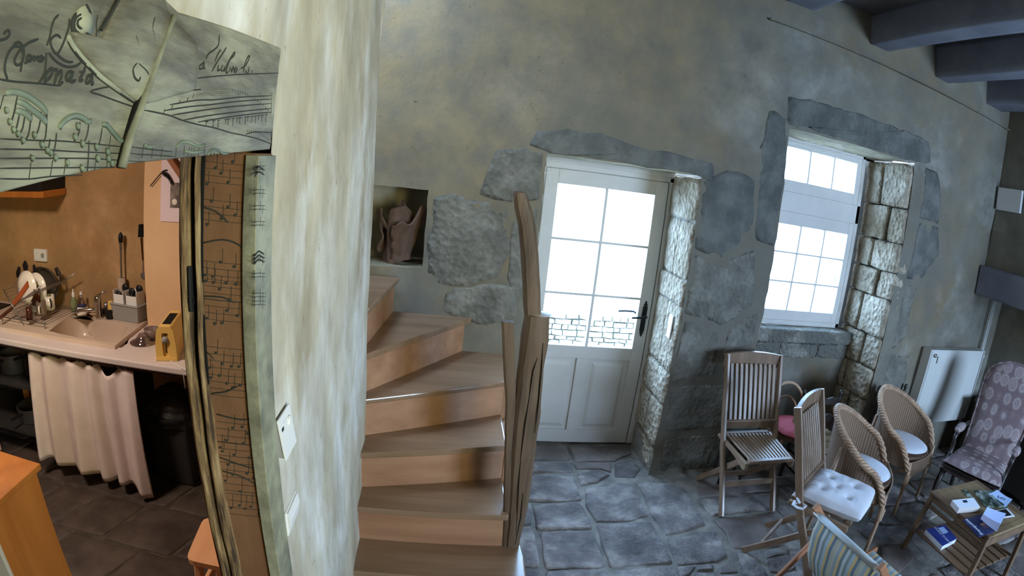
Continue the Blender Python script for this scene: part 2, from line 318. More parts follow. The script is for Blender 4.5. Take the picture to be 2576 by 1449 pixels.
# quoin stones in the right-hand jambs: single uneven blocks reaching from the arris to the frame
def block(x0, x1, y0, y1, z0, z1, seed, amp=.009, m=m_stoneL, name='stone'):
    mb = MB(); b = bmesh.new(); bmesh.ops.create_cube(b, size=1); bmesh.ops.subdivide_edges(b, edges=b.edges, cuts=7, use_grid_fill=True)
    sx, sy, sz = x1 - x0, y1 - y0, z1 - z0; c = Vector(((x0 + x1) / 2, (y0 + y1) / 2, (z0 + z1) / 2))
    for v in b.verts:
        q = v.co * 2; r = .016; f = Vector((q.x * sx / 2, q.y * sy / 2, q.z * sz / 2)); hx, hy, hz = sx / 2, sy / 2, sz / 2
        inn = Vector((max(-hx + r, min(hx - r, f.x)), max(-hy + r, min(hy - r, f.y)), max(-hz + r, min(hz - r, f.z)))); d = f - inn
        if d.length > r: f = inn + d.normalized() * r
        p = c + f; n = Vector((nz(p.x, p.y, p.z, 8, seed), nz(p.y, p.z, p.x, 8, seed + 3), nz(p.z, p.x, p.y, 8, seed + 7))) + .5 * Vector((nz(p.x, p.y, p.z, 25, seed), nz(p.y, p.z, p.x, 25, seed), 0)); v.co = p + n * amp
    me = bpy.data.meshes.new(name); b.to_mesh(me); b.free(); me.materials.append(m)
    for p in me.polygons: p.use_smooth = True
    o = bpy.data.objects.new(name, me); COL.objects.link(o); o.parent = wall_back; return o
zs = [0, .20, .52, .76, 1.22, 1.40, 1.78, 2.07]
for i in range(len(zs) - 1):
    g = .007; xo = 1.508 + (.02 if i < 1 else 0)
    if i in (1, 3, 5): block(xo, xo + .16, 3.157, 3.39, zs[i] + g, zs[i + 1], i); block(xo + .004, xo + .14, 3.40, 3.63, zs[i] + g, zs[i + 1], i + 20)
    else: block(xo, xo + .15, 3.157, 3.63, zs[i] + g, zs[i + 1], i + 9)
zs = [.02, .30, .56, .82, 1.08, 1.40, 1.62, 1.86, 2.14, 2.50]
for i in range(len(zs) - 1):
    g = .007; xo = 3.424; t = .12
    if i % 2: block(xo - .02, xo + t, 3.157, 3.34, zs[i] + g, zs[i + 1], i + 40); block(xo - .05, xo + t, 3.35, 3.66, zs[i] + g, zs[i + 1], i + 60)
    else: block(xo - .04, xo + t, 3.157, 3.46, zs[i] + g, zs[i + 1], i + 49); block(xo - .055, xo + t, 3.47, 3.66, zs[i] + g, zs[i + 1], i + 80)
for i, (x0, x1) in enumerate(((2.15, 2.62), (2.63, 3.02), (3.03, 3.40))): block(x0, x1, 3.50, 3.66, .80, .925, 90 + i, .008, m_stone, 'sill_stone')
block(2.15, 3.40, 3.47, 3.66, .93, 1.045, 95, .006, m_stone, 'sill_stone')
# exposed stones left showing through the plaster (measured outlines, x-z on the wall)
def wallstone(poly, seed, thick=.004, m=m_stone): return stone_cap(poly, lambda u, v, h: wpt(u, v) + Vector((0, -h, 0)), thick * .5, .07, .002, seed, .05, .02, .02).build('stone', m, wall_back, smooth=True)
m_stoneG = mat('grey_render_over_stone', (108, 106, 97), (140, 137, 126), .95, 6, c3=(124, 121, 111), bump=1.0, bscale=22, bdist=.014, bvor=True, world=True, spec=.15)
m_stoneK = mat('dark_lintel_stone', (92, 93, 88), (118, 118, 111), .95, 6, c3=(105, 105, 99), bump=.8, bscale=18, bdist=.012, bvor=True, world=True, spec=.15)
wallstone([(.41, 2.13), (.45, 2.21), (.65, 2.245), (.92, 2.235), (1.1, 2.19), (1.45, 2.19), (1.58, 2.17), (1.60, 2.05), (1.53, 2.085), (1.0, 2.092), (.50, 2.09)], 1, .008, m_stoneK)
wallstone([(.15, 1.80), (.17, 1.92), (.22, 2.07), (.38, 2.10), (.50, 2.08), (.51, 1.82), (.32, 1.78)], 2, .006, m_stoneG)
wallstone([(-.115, 1.34), (-.11, 1.77), (.0, 1.80), (.14, 1.775), (.33, 1.76), (.36, 1.50), (.30, 1.33), (.12, 1.26), (-.05, 1.25)], 3, .006, m_stoneG)
wallstone([(.36, 1.33), (.38, 1.73), (.50, 1.78), (.515, 1.3), (.45, 1.2)], 4, .004, m_stoneG)
wallstone([(.0, 1.10), (.02, 1.23), (.28, 1.30), (.42, 1.28), (.45, 1.05), (.2, 1.04)], 5, .004, m_stoneG)
wallstone([(1.53, 1.62), (1.53, 2.04), (1.70, 2.16), (1.90, 2.12), (1.93, 1.80), (1.75, 1.58)], 6, .005, m_stoneK)
wallstone([(1.53, 1.20), (1.53, 1.58), (1.76, 1.54), (1.97, 1.66), (2.05, 1.30), (1.85, 1.14)], 7, .005, m_stoneG)
wallstone([(1.535, .72), (1.54, 1.15), (1.80, 1.10), (1.86, .78)], 8, .004, m_stoneG)
wallstone([(1.88, .74), (1.90, 1.12), (2.10, 1.24), (2.125, .80)], 9, .004, m_stoneG)
wallstone([(1.56, .34), (1.55, .68), (1.95, .70), (2.12, .64), (2.1, .36)], 10, .005, m_stoneG)
wallstone([(1.60, .02), (1.58, .29), (2.08, .31), (2.12, .03)], 11, .006, m_stoneG)
wallstone([(1.97, 1.72), (1.93, 2.2), (1.95, 2.60), (2.12, 2.62), (2.13, 2.1), (2.12, 1.7)], 12, .005, m_stoneK)
wallstone([(2.12, 2.54), (2.10, 2.72), (2.7, 2.75), (3.3, 2.74), (3.60, 2.73), (3.62, 2.56), (3.44, 2.525), (2.8, 2.53)], 13, .008, m_stoneK)
wallstone([(3.58, 2.10), (3.57, 2.52), (3.72, 2.50), (3.82, 2.3), (3.84, 2.1)], 14, .005, m_stoneK)
wallstone([(3.57, 1.60), (3.57, 2.07), (3.85, 2.06), (3.92, 1.85), (3.74, 1.60)], 15, .005, m_stoneK)
wallstone([(3.57, 1.02), (3.57, 1.56), (3.72, 1.54), (3.70, 1.1)], 16, .005, m_stoneG)
wallstone([(3.57, .40), (3.58, .98), (3.86, .95), (3.9, .42)], 17, .004, m_stoneG)
# wall plate ledge under the beams
MB().bar((1.9, 3.14, 3.215), (5.3, 3.14, 3.11), .05, .012).build('trim_ledge', m_wall, wall_back)
# floor: mortar bed + flagstones
floor = struct(MB().box(-4.4, 5.4, -3, 3.7, -.12, -.014).build('floor', m_mortar))
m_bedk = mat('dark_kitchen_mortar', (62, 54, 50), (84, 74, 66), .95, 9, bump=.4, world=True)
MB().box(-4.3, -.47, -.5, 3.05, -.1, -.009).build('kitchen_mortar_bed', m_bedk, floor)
def flag(poly, seed, m=m_slab, thick=.016, relief=.0075): return stone_cap(poly, lambda u, v, h: Vector((u, v, -.016 + h)), thick, .012, relief, seed, .05, .009, .02).build('flagstone', m, floor, smooth=True)
def c6(l): return [(1220 + x / 3.788, 1100 + y / 3.788) for x, y in l]
def c7(l): return [(1740 + x / 4.847, 1150 + y / 4.847) for x, y in l]
def c8(l): return [(2160 + x / 5.388, 1180 + y / 5.388) for x, y in l]
FL = [(c6(l), mm) for l, mm in [
 ([(300, 352), (840, 357), (880, 470), (925, 590), (700, 603), (300, 590)], 0), ([(460, 650), (560, 628), (880, 620), (940, 670), (1025, 858), (800, 868), (490, 866)], 0),
 ([(530, 905), (1040, 885), (1090, 1060), (1150, 1225), (570, 1240)], 0), ([(300, 610), (440, 625), (450, 820), (280, 835)], 0), ([(280, 875), (455, 870), (475, 910), (525, 1225), (250, 1240)], 0),
 ([(955, 475), (1300, 432), (1420, 445), (1470, 540), (1555, 740), (1400, 785), (1060, 800), (965, 640)], 0), ([(1065, 822), (1590, 803), (1685, 960), (1790, 1185), (1190, 1228), (1110, 990)], 0),
 ([(1440, 425), (1700, 430), (1900, 455), (1985, 600), (2100, 830), (1730, 925), (1620, 770), (1490, 510)], 0), ([(1735, 955), (2205, 885), (2250, 960), (2305, 1120), (2220, 1175), (1830, 1208)], 0),
 ([(1845, 1222), (2010, 1212), (1960, 1295), (1875, 1330)], 0), ([(2035, 1213), (2175, 1208), (2170, 1262), (2030, 1262)], 0), ([(1960, 1335), (2000, 1285), (2190, 1285), (2215, 1400), (1940, 1420)], 0),
 ([(1220, 1252), (1800, 1212), (1900, 1420), (1240, 1440)], 0), ([(585, 1268), (1150, 1250), (1200, 1440), (590, 1450)], 0), ([(250, 1268), (530, 1262), (550, 1450), (230, 1450)], 0),
 ([(875, 345), (1090, 305), (1190, 352), (1065, 425), (910, 448)], 0), ([(300, 215), (830, 240), (845, 325), (300, 322)], 0), ([(850, 245), (1205, 235), (1210, 330), (1100, 290), (870, 292)], 1),
 ([(300, 70), (780, 72), (820, 215), (300, 200)], 1), ([(800, 72), (1380, 75), (1400, 150), (1230, 220), (850, 222)], 1), ([(1240, 240), (1400, 190), (1480, 300), (1430, 370), (1240, 370)], 0),
 ([(2235, 1222), (2370, 1190), (2420, 1280), (2240, 1290)], 1), ([(2235, 1310), (2450, 1300), (2500, 1420), (2250, 1430)], 0)]]
FL += [(c7(l), mm) for l, mm in [
 ([(290, 760), (640, 700), (1040, 665), (1130, 780), (1290, 960), (1080, 1060), (740, 1110), (520, 1095), (400, 900)], 1), ([(535, 1160), (800, 1130), (830, 1260), (930, 1420), (880, 1500), (640, 1440), (590, 1290)], 0),
 ([(920, 1240), (1180, 1180), (1290, 1340), (1080, 1410), (960, 1390)], 0), ([(880, 1130), (1140, 1090), (1170, 1165), (910, 1220)], 0), ([(1050, 640), (1050, 340), (1500, 330), (1520, 560), (1560, 800), (1250, 830)], 0),
 ([(100, 510), (640, 460), (1030, 420), (1030, 620), (560, 665), (240, 700)], 0), ([(70, 200), (620, 170), (950, 170), (1020, 400), (380, 450), (90, 480)], 1), ([(1200, 1130), (1560, 1030), (1700, 1450), (1330, 1480), (1220, 1250)], 0),
 ([(1330, 820), (1560, 780), (1700, 940), (1620, 1010), (1360, 1080), (1290, 900)], 0), ([(980, 1440), (1280, 1370), (1400, 1500), (980, 1550)], 0)]]
FL += [(c8(l), mm) for l, mm in [
 ([(150, 690), (240, 560), (440, 500), (900, 420), (1100, 600), (860, 720), (560, 755), (300, 745)], 0), ([(30, 860), (140, 700), (300, 765), (580, 760), (690, 870), (700, 980), (500, 1020), (200, 980)], 0),
 ([(260, 480), (340, 230), (620, 190), (860, 380), (430, 490)], 0), ([(720, 820), (940, 700), (1200, 900), (1400, 1150), (1200, 1300), (900, 1150), (720, 950)], 0), ([(300, 1040), (650, 1010), (760, 1200), (560, 1400), (300, 1250)], 1),
 ([(660, 150), (1100, 130), (1180, 330), (900, 380)], 1)]]
FP = []
def inside(p, poly):
    c = False; n = len(poly)
    for i in range(n):
        (x1, y1), (x2, y2) = poly[i], poly[i - 1]
        if (y1 > p[1]) != (y2 > p[1]) and p[0] < (x2 - x1) * (p[1] - y1) / (y2 - y1) + x1: c = not c
    return c
for i, (pl, mm) in enumerate(FL):
    w = [(q.x, q.y) for q in (P(x, y, 'Z', 0) for x, y in pl)]; FP.append(w); flag(w, i, m_slab2 if mm else m_slab)
FP.append([(-.45, 1.8), (.50, 1.8), (.50, 3.2), (-.45, 3.2)])
k = 60; y = -2.6
while y < 3.5:
    hgt = rnd.uniform(.28, .42); x = -.2 + rnd.uniform(-.2, 0)
    while x < 5.1:
        wd = rnd.uniform(.3, .55); j = lambda: rnd.uniform(-.02, .02)
        poly = [(x + j(), y + j()), (x + wd - .02 + j(), y + j()), (x + wd - .02 + j(), y + hgt - .02 + j()), (x + j(), y + hgt - .02 + j())]
        pts = [(x + wd * a, y + hgt * b) for a in (0, .2, .4, .6, .8, 1) for b in (0, .25, .5, .75, 1)]
        if not any(inside(p, f) for p in pts for f in FP) and y > -.2: flag(poly, k, m_slab2 if k % 3 == 0 else m_slab)
        x += wd; k += 1
    y += hgt
y = .2
while y < 3.0:
    hgt = rnd.uniform(.3, .4); x = -4.2
    while x < -.45:
        wd = rnd.uniform(.3, .5); j = lambda: rnd.uniform(-.012, .012); sk = (y - 1.5) * .35; x1 = min(x + wd, -.45)
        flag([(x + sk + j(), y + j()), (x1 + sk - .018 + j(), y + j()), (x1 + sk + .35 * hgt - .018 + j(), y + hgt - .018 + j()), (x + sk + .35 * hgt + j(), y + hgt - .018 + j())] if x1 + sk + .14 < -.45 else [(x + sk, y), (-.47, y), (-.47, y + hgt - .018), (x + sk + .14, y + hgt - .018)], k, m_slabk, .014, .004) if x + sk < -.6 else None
        x += wd; k += 1
    y += hgt
# ceiling and beams
ceiling = struct(MB().box(-.47, 5.4, -3, 3.3, 3.545, 3.65).build('ceiling', m_ceil))
for i, (x0, x1, zb) in enumerate(((.45, .68, 3.40), (1.25, 1.48, 3.40), (2.02, 2.27, 3.385), (2.825, 3.035, 3.30), (3.61, 3.80, 3.27), (4.40, 4.68, 3.255))):
    def fn(u, v, x0=x0, x1=x1, zb=zb):
        y = -2.9 + 6.1 * v; a = 2 * PI * u
        cx, hw = (x0 + x1) / 2, (x1 - x0) / 2; c, s_ = math.cos(a), math.sin(a); r = 1 / max(abs(c), abs(s_)) * .97
        x = cx + c * r * hw; z = (zb + 3.56) / 2 + s_ * r * (3.56 - zb) / 2
        return Vector((x + .012 * nz(x, y, z, 2, i), y, z + .012 * nz(y, x, z, 1.5, i)))
    o = MB().grid(fn, 32, 30).build('ceiling_beam', m_beam, ceiling, smooth=True)
# right wall, rear wall, hood
struct(MB().box(5.2, 5.35, -3, 3.2, -.1, 3.7).build('wall_right', m_wall))
struct(MB().box(-4.4, 5.35, -3.1, -2.95, -.1, 3.7).build('wall_rear', m_wall))
hood = thing('chimney_hood', 'plastered chimney hood with dark timber mantel in the corner past the radiator', 'fireplace')
MB().prism([(4.70, 1.80), (5.2, 1.80), (5.2, 3.6), (4.85, 3.6)], 1.0, 3.16, lambda u, v, h: Vector((u, h, v))).build('hood', m_wall, hood, bevel=.02)
MB().box(4.60, 5.2, .95, 3.14, 1.56, 1.83).build('mantel_beam', m_beam, hood, bevel=.02)
# ------------------------------------------------------------------ left partition: plaster wall, door opening under the carved lintel
XL = -.34
def lpt(y, z):
    bulge = -.055 * max(0, z - 1.9) / .77 + .010 * nz(0, y, z, 1.6) + .004 * nz(0, y, z, 6)
    return Vector((XL + bulge * min(1, max(0, (y - .95) / .1)) , y, z))
def left_face(y0, y1, z0, z1, name, par=None, rnd_end=False):
    def fn(u, v):
        y, z = y0 + (y1 - y0) * u, z0 + (z1 - z0) * v; p = lpt(y, z)
        if rnd_end and u > .96: t = (u - .96) / .04; p.x -= .05 * t * t; p.y -= .0
        return p
    return MB().grid(fn, int((y1 - y0) / .04), int((z1 - z0) / .05)).build(name, m_left, par, smooth=True)
wall_left = struct(left_face(.977, 2.42, -.1, 3.6, 'wall_left', None, True))
MB().grid(lambda u, v: Vector((XL - .05 - .09 * u, 2.42 + .012 * nz(u, 1, v * 3, 3), -.1 + 3.7 * v)), 4, 40).build('wall_end', m_left, wall_left, smooth=True)
MB().box(-.478, -.42, .98, 2.41, -.1, 3.6).build('wall_back_face', m_kwall, wall_left)
left_face(-.45, .977, 2.10, 3.6, 'wall_over_opening', wall_left)
MB().box(-.478, -.36, -.45, .98, 2.0, 3.6).build('wall_core', m_kwall, wall_left)
MB().box(-.478, -.335, -3, -.45, -.1, 3.6).build('wall_behind_opening', m_left, wall_left)
# kitchen shell
wk = struct(MB().grid(lambda u, v: Vector((-4.3 + 3.5 * u, 3.05 + .012 * nz(u * 3, 0, v * 2, 2), -.1 + 2.7 * v)), 40, 30).build('wall_kitchen', m_kwall, smooth=True))
MB().box(-1.85, -1.26, 2.915, 3.08, -.1, 2.6).build('pilaster', m_kpil, wk, bevel=.006)
struct(MB().box(-4.4, -4.25, -3, 3.1, -.1, 2.7).build('wall_kitchen_left', m_kwall))
ck = struct(MB().box(-4.4, -1.24, -3, 3.15, 2.55, 2.65).box(-1.24, -.47, -3, 2.38, 2.55, 2.65).build('ceiling_kitchen', m_kpil))
struct(MB().box(-4.4, -.47, -.6, -.5, -.1, 2.6).build('wall_kitchen_rear', m_kwall))
struct(MB().box(-1.27, -1.22, 2.41, 3.16, -.1, 3.7).build('wall_stair_side', m_left))
MB().box(-1.27, -.47, 2.36, 2.42, -.1, 3.65).build('wall_stair_front', m_left, wall_left)
# outside
m_ground = mat('pale_gravel', (200, 192, 176), (170, 160, 140), .9, 9, bump=.4)
terrace = struct(MB().box(-3, 9, 3.95, 14, -.25, -.05).build('ground', m_ground))
gw = thing('garden_wall', 'sunlit dry rubble garden wall seen through the lowest door panes', 'wall', (0, 0, 0))
m_gw = mat('sunlit_garden_stone', (150, 142, 128), (196, 190, 176), .95, 5, bump=.6, world=True)
y = -.08; i = 0
MB().box(-.5, 4.2, 6.06, 6.3, -.1, .36).build('core', m_mortar, gw)
while y < .36:
    hh = rnd.uniform(.05, .09); x = -.4 + rnd.uniform(0, .1)
    while x < 4.1:
        wd = rnd.uniform(.07, .22); x1 = x + wd
        stone_cap([(x, y), (x1 - .006, y), (x1 - .006, y + hh - .005 + rnd.uniform(-.01, .01)), (x, y + hh - .005)], lambda u, v, h: Vector((u, 6.06 - h, v)), .05, .025, .008, i, .08, .012, .0).build('stone', m_gw, gw, smooth=True)
        x = x1; i += 1
    y += hh
# ------------------------------------------------------------------ door
YD = 3.60
door = struct(thing('door_1', '', '')); del door['kind']; door['kind'] = 'structure'
fr = MB()
for a in ((.52, .60, 0, 2.045), (1.486, 1.53, 0, 2.045)): fr.box(a[0], a[1], 3.60, 3.66, a[2], a[3])
fr.box(.52, 1.53, 3.60, 3.66, 2.014, 2.06); fr.box(1.462, 1.53, 3.642, 3.67, 0, 2.05); fr.box(.52, .62, 3.642, 3.67, 0, 2.05); fr.box(.52, 1.53, 3.642, 3.67, 1.995, 2.06); fr.box(.52, 1.53, 3.642, 3.68, -.05, .03); fr.build('door_frame', m_white, door, bevel=.003)
box('fascia', m_white, door, .50, 1.54, 3.585, 3.66, 2.05, 2.10, .003)
leaf = MB(); y0, y1 = 3.60, 3.64
for x0, x1, z0, z1 in ((.602, .69, .004, 2.01), (1.385, 1.478, .004, 2.01), (.69, 1.385, 1.912, 2.01), (.69, 1.385, .692, .787), (.69, 1.385, .004, .11), (.98, 1.07, .11, .692)): leaf.box(x0, x1, y0, y1, z0, z1)
leaf.build('door_leaf', m_white, door, bevel=.003)
for x0, x1 in ((.69, .98), (1.07, 1.385)):
    pn = MB(); pn.box(x0, x1, y0 + .016, y1 - .01, .11, .692)
    a, b, c, d = x0 + .055, x1 - .055, .165, .637
    q = [(x0 + .03, .135), (x1 - .03, .135), (x1 - .03, .667), (x0 + .03, .667)]; r = [(a, c), (b, c), (b, d), (a, d)]
    pn.add([Vector((u, y0 + .016, v)) for u, v in q] + [Vector((u, y0 + .004, v)) for u, v in r], [(0, 1, 5, 4), (1, 2, 6, 5), (2, 3, 7, 6), (3, 0, 4, 7), (4, 5, 6, 7)])
    pn.build('door_panel', m_white, door, bevel=.001)
box('glazing_bar', m_white, door, 1.024, 1.044, 3.598, 3.642, .787, 1.912, .004)
for z in (1.165, 1.54): box('glazing_bar', m_white, door, .69, 1.385, 3.599, 3.641, z - .009, z + .009, .004)
m_glass = glassy('window_glass')
for x0, x1 in ((.69, 1.024), (1.044, 1.385)):
    for z0, z1 in ((.787, 1.156), (1.174, 1.531), (1.549, 1.912)): box('glass_pane', m_glass, door, x0, x1, 3.618, 3.622, z0, z1, 0)
hp = MB(); pl = [(0, -.135), (.008, -.128), (.006, -.118), (.016, -.108), (.010, -.098), (.018, -.09), (.018, .09), (.010, .098), (.016, .108), (.006, .118), (.008, .128), (0, .135)]
pl = pl + [(-u, v) for u, v in pl[::-1]][1:-1]
hp.prism(pl, 3.596, 3.601, lambda u, v, h: Vector((1.435 + u, h, 1.02 + v))).build('handle_plate', m_iron, door)
MB().tube([(1.435, 3.60, 1.045), (1.435, 3.55, 1.045), (1.425, 3.545, 1.045), (1.38, 3.545, 1.04), (1.325, 3.548, 1.035)], [.009, .009, .009, .008, .006], 8).build('door_handle', m_iron, door, smooth=True)
MB().tube([(1.39, 3.65, 1.045), (1.39, 3.70, 1.045), (1.33, 3.70, 1.045), (1.27, 3.70, 1.04)], .008, 8).build('outer_handle', m_iron, door, smooth=True)
MB().lathe([(.006, 0), (.006, .004)], (1.435, 3.596, .975), 12, 'Y').build('keyhole', m_black, door)
# ------------------------------------------------------------------ window
win = struct(thing('window_1', '', '')); YG = 3.62
wf = MB()
for x0, x1, z0, z1 in ((2.35, 2.39, 1.045, 2.52), (3.25, 3.29, 1.045, 2.52), (2.35, 3.29, 2.49, 2.52), (2.35, 3.29, 1.945, 2.10), (2.35, 3.29, 1.045, 1.085)): wf.box(x0, x1, 3.60, 3.67, z0, z1)
wf.build('window_frame', m_white, win, bevel=.004)
for (z0, z1, st, name) in ((1.085, 1.945, .055, 'lower_sash'), (2.10, 2.49, .05, 'upper_sash')):
    s_ = MB(); zt = 1.846 if z0 < 2 else 2.443; zb = 1.168 if z0 < 2 else 2.190
    for x0, x1, a, b in ((2.385, 2.43, z0, z1), (3.195, 3.255, z0, z1), (2.43, 3.195, zt, z1), (2.43, 3.195, z0, zb)): s_.box(x0, x1, 3.605, 3.645, a, b)
    sash = s_.build(name, m_white, win, bevel=.003)
    xs = [2.43, 2.685, 2.94, 3.195]
    for x in xs[1:3]: box('glazing_bar', m_white, sash, x - .008, x + .008, 3.608, 3.64, zb, zt, .003)
    rows = [zb, 1.397, 1.628, zt] if z0 < 2 else [zb, zt]
    for z in rows[1:-1]: box('glazing_bar', m_white, sash, 2.43, 3.195, 3.609, 3.639, z - .007, z + .007, .003)
    for a, b in zip(xs, xs[1:]):
        for c, d in zip(rows, rows[1:]): box('glass_pane', m_glass, sash, a, b, 3.622, 3.625, c, d, 0)
    MB().tube([(3.262, 3.60, zb + .02), (3.262, 3.60, zb + .10)], .007, 8).build('hinge', m_white, sash)
# light switch on the door jamb
sw = tag(MB().box(1.498, 1.510, 3.235, 3.30, .99, 1.15).build('light_switch', m_whitep, bevel=.004), 'long white light switch plate on the stone jamb beside the door handle', 'switch')
# cobwebs
m_web = mat('cobweb_silk', (235, 235, 225), rough=.6, bump=0)
def web(strands, label):
    mb = MB()
    for s in strands: mb.tube(s, .0012, 4)
    return tag(mb.build('cobweb', m_web), label, 'cobweb')
V3 = lambda x, y, z: Vector((x, y, z))
web([[V3(2.15, 3.3, 2.42 - .02 * i), V3(2.3, 3.35 + .02 * i, 2.44), V3(2.45 + .05 * i, 3.4, 2.475 - .01 * i), V3(2.6 + .07 * i, 3.45, 2.50)] for i in range(5)] + [[V3(2.45, 3.4, 2.50), V3(2.6, 3.45, 2.44), V3(2.8, 3.5, 2.46), V3(3.1, 3.52, 2.505)], [V3(2.6, 3.45, 2.44), V3(2.52, 3.5, 2.40)]], 'stringy pale cobweb under the top edge of the window recess')
web([[V3(2.2, 3.5, 1.16), V3(2.35, 3.52, 1.08), V3(2.5, 3.55, 1.05), V3(2.66, 3.58, 1.055), V3(2.74, 3.6, 1.09)], [V3(2.22, 3.5, 1.10), V3(2.4, 3.55, 1.07), V3(2.6, 3.58, 1.06)]], 'sagging cobweb strand across the bottom corner of the window')
web([[V3(.535, 3.4, 2.06), V3(.60, 3.5, 2.0), V3(.63, 3.58, 1.9)], [V3(.53, 3.4, 2.0), V3(.58, 3.5, 1.97), V3(.66, 3.58, 1.99)]], 'fine cobweb in the upper hinge corner of the door')
# ------------------------------------------------------------------ staircase
st = thing('staircase', 'winding wooden staircase rising between the plaster wall and a gnarled newel post', 'staircase')
hs = .2145
TR = [(1, [(-.40, 1.856), (.445, 1.868), (.452, 2.02), (.445, 2.13), (.36, 2.14), (-.40, 2.13)]), (2, [(-.38, 2.071), (.362, 2.075), (.362, 2.41), (-.38, 2.24)]),
      (3, [(-.38, 2.203), (.362, 2.378), (.362, 2.75), (-.38, 2.37)]), (4, [(-.38, 2.337), (.372, 2.705), (.382, 3.145), (.13, 3.15), (-.38, 2.42)]),
      (5, [(-.36, 2.375), (.178, 3.155), (-.36, 3.16), (-.43, 2.44)]), (6, [(-.345, 2.42), (-.27, 3.14), (-.45, 3.14), (-.95, 3.0), (-.44, 2.45)]), (7, [(-.40, 2.44), (-1.0, 3.1), (-1.2, 3.13), (-1.2, 2.45)])]
for n, pl in TR:
    MB().prism(pl, hs * n - .032, hs * n, lambda u, v, h: Vector((u, v, h))).build('tread', m_stairT, st, bevel=.009, seg=3)
    a, b = Vector(pl[0]), Vector(pl[1]); d = (b - a).normalized(); nn = Vector((-d.y, d.x))
    a2, b2 = a + nn * .03, b + nn * .03
    if n == 5: b2 = b2 - d * .03
    MB().prism([tuple(a2), tuple(b2), tuple(b2 + nn * .02), tuple(a2 + nn * .02)], hs * (n - 1) - .002, hs * n - .03, lambda u, v, h: Vector((u, v, h))).build('riser', m_stairR, st)
MB().prism([(1.90, 0), (1.90, .19), (2.12, .19), (2.12, .40), (2.42, .40), (2.42, .61), (2.75, .61), (2.75, .82), (3.14, .82), (3.14, 0)], .36, .40, lambda u, v, h: Vector((h, u, v))).build('string_board', m_stairR, st)
def loft(sts, y0, y1, m, name, parent, rough=.004, nn=16):
    """a rough-hewn post through stations (x_left, x_right, z, y shift)"""
    out = []
    for a, b in zip(sts, sts[1:]):
        k = max(1, int(abs(b[2] - a[2]) / .04))
        for i in range(k): t = i / k; out.append([a[j] + (b[j] - a[j]) * t for j in range(3)])
    out.append(list(sts[-1])); mb = MB(); vs = []
    for xl, xr, z in out:
        for j in range(nn):
            t = 2 * PI * (j + .5) / nn; c, s_ = math.cos(t), math.sin(t); r = 1 / max(abs(c), abs(s_)); r = r * .75 + .25 * 1.06
            x = (xl + xr) / 2 + c * r * (xr - xl) / 2; y = (y0 + y1) / 2 + s_ * r * (y1 - y0) / 2
            vs.append(Vector((x + rough * nz(x, y, z, 9), y + rough * nz(y, x, z, 9), z + (rough * nz(x, y, z, 20)))))
    K = len(out); fs = [(i * nn + j, i * nn + (j + 1) % nn, (i + 1) * nn + (j + 1) % nn, (i + 1) * nn + j) for i in range(K - 1) for j in range(nn)]
    fs += [tuple(range(nn - 1, -1, -1)), tuple(range((K - 1) * nn, K * nn))]
    return mb.add(vs, fs).build(name, m, parent, smooth=False)
YN_ = 2.10
def stn(l):
    r = []
    for xl, xr, y in l:
        a, b = P(xl, y, 'Y', YN_), P(xr, y, 'Y', YN_); r.append((a.x, b.x, (a.z + b.z) / 2))
    return r
np_ = loft(stn([(1270, 1305, 1383), (1279, 1333, 1260), (1284, 1350, 1130), (1293, 1361, 1040), (1306, 1370, 930), (1316, 1380, 860), (1323, 1385, 815), (1325, 1386, 797)]), 2.09, 2.20, m_oldoak, 'newel_post', st, .006)
np2 = loft(stn([(1323, 1366, 800), (1320, 1364, 770), (1318, 1363, 720), (1313, 1359, 640), (1306, 1351, 570), (1297, 1342, 530), (1295, 1330, 495), (1299, 1325, 484)]), 2.11, 2.19, m_oldoak, 'newel_post_upper', st, .005)
m_cut = wood('lit_cut_wood', (196, 180, 160), (220, 206, 190), 'X', .5)  # pale tone holds the light falling on the cut face
a, b = P(1332, 788, 'Y', 2.14), P(1383, 795, 'Y', 2.14); MB().lathe([(.045, -.004), (.05, 0), (.001, .006)], tuple((a + b) / 2 + Vector((0, .0, .004))), 20).build('saw_cut', m_cut, np_)
for l in ([(1306, 1350), (1313, 1215), (1318, 1148), (1329, 1065), (1349, 933), (1360, 900)], [(1374, 862), (1370, 933), (1360, 1036), (1354, 1090)], [(1304, 1370), (1318, 1300), (1324, 1240)]):
    MB().tube([P(x - 8, y, 'Y', 2.088) for x, y in l], [.0015] + [.0035] * (len(l) - 2) + [.0015], 6, .6).build('crack', m_black, np_)
loft([tuple(x) for x in stn([(1262, 1280, 1376), (1267, 1285, 1290), (1270, 1290, 1125), (1272, 1298, 1010), (1266, 1297, 900), (1262, 1293, 812)])], 2.10, 2.14, m_oldoak, 'inner_post', st, .003)
# driftwood / hollow branch in niche
m_drift = wood('dry_driftwood', (78, 58, 46), (118, 92, 74), 'Z', .8, 6, .6)
dw = thing('driftwood_root', 'gnarled driftwood stump with torn points standing in the wall niche', 'driftwood', (-.335, 3.28, 1.345))
def dfn(u, v, sc=1.0, h0=.24, ph=0):
    a = 2 * PI * u; r = sc * (.055 - .012 * math.sin(PI * v) + .026 * v + .010 * math.sin(3 * a + 2 * v) + .012 * nz(math.cos(a), math.sin(a), v * 2, 2, ph))
    top = h0 + .11 * abs(math.sin(1.0 * a + ph)) ** 3 + .035 * abs(math.sin(2.5 * a + 1 + ph)) ** 3
    z = top * v; return Vector((.035 * v * v + math.cos(a) * r, math.sin(a) * r * .8 - .02 * v * v, z))
MB().grid(lambda u, v: dfn(u, v), 60, 14).build('stump', m_drift, dw, smooth=False, solid=.010)
MB().grid(lambda u, v: dfn(.62 + .36 * u, v, 1.25, .20, 2) + Vector((.045, -.01, .03)), 24, 12).build('bark_flap', m_drift, dw, smooth=False, solid=.012)
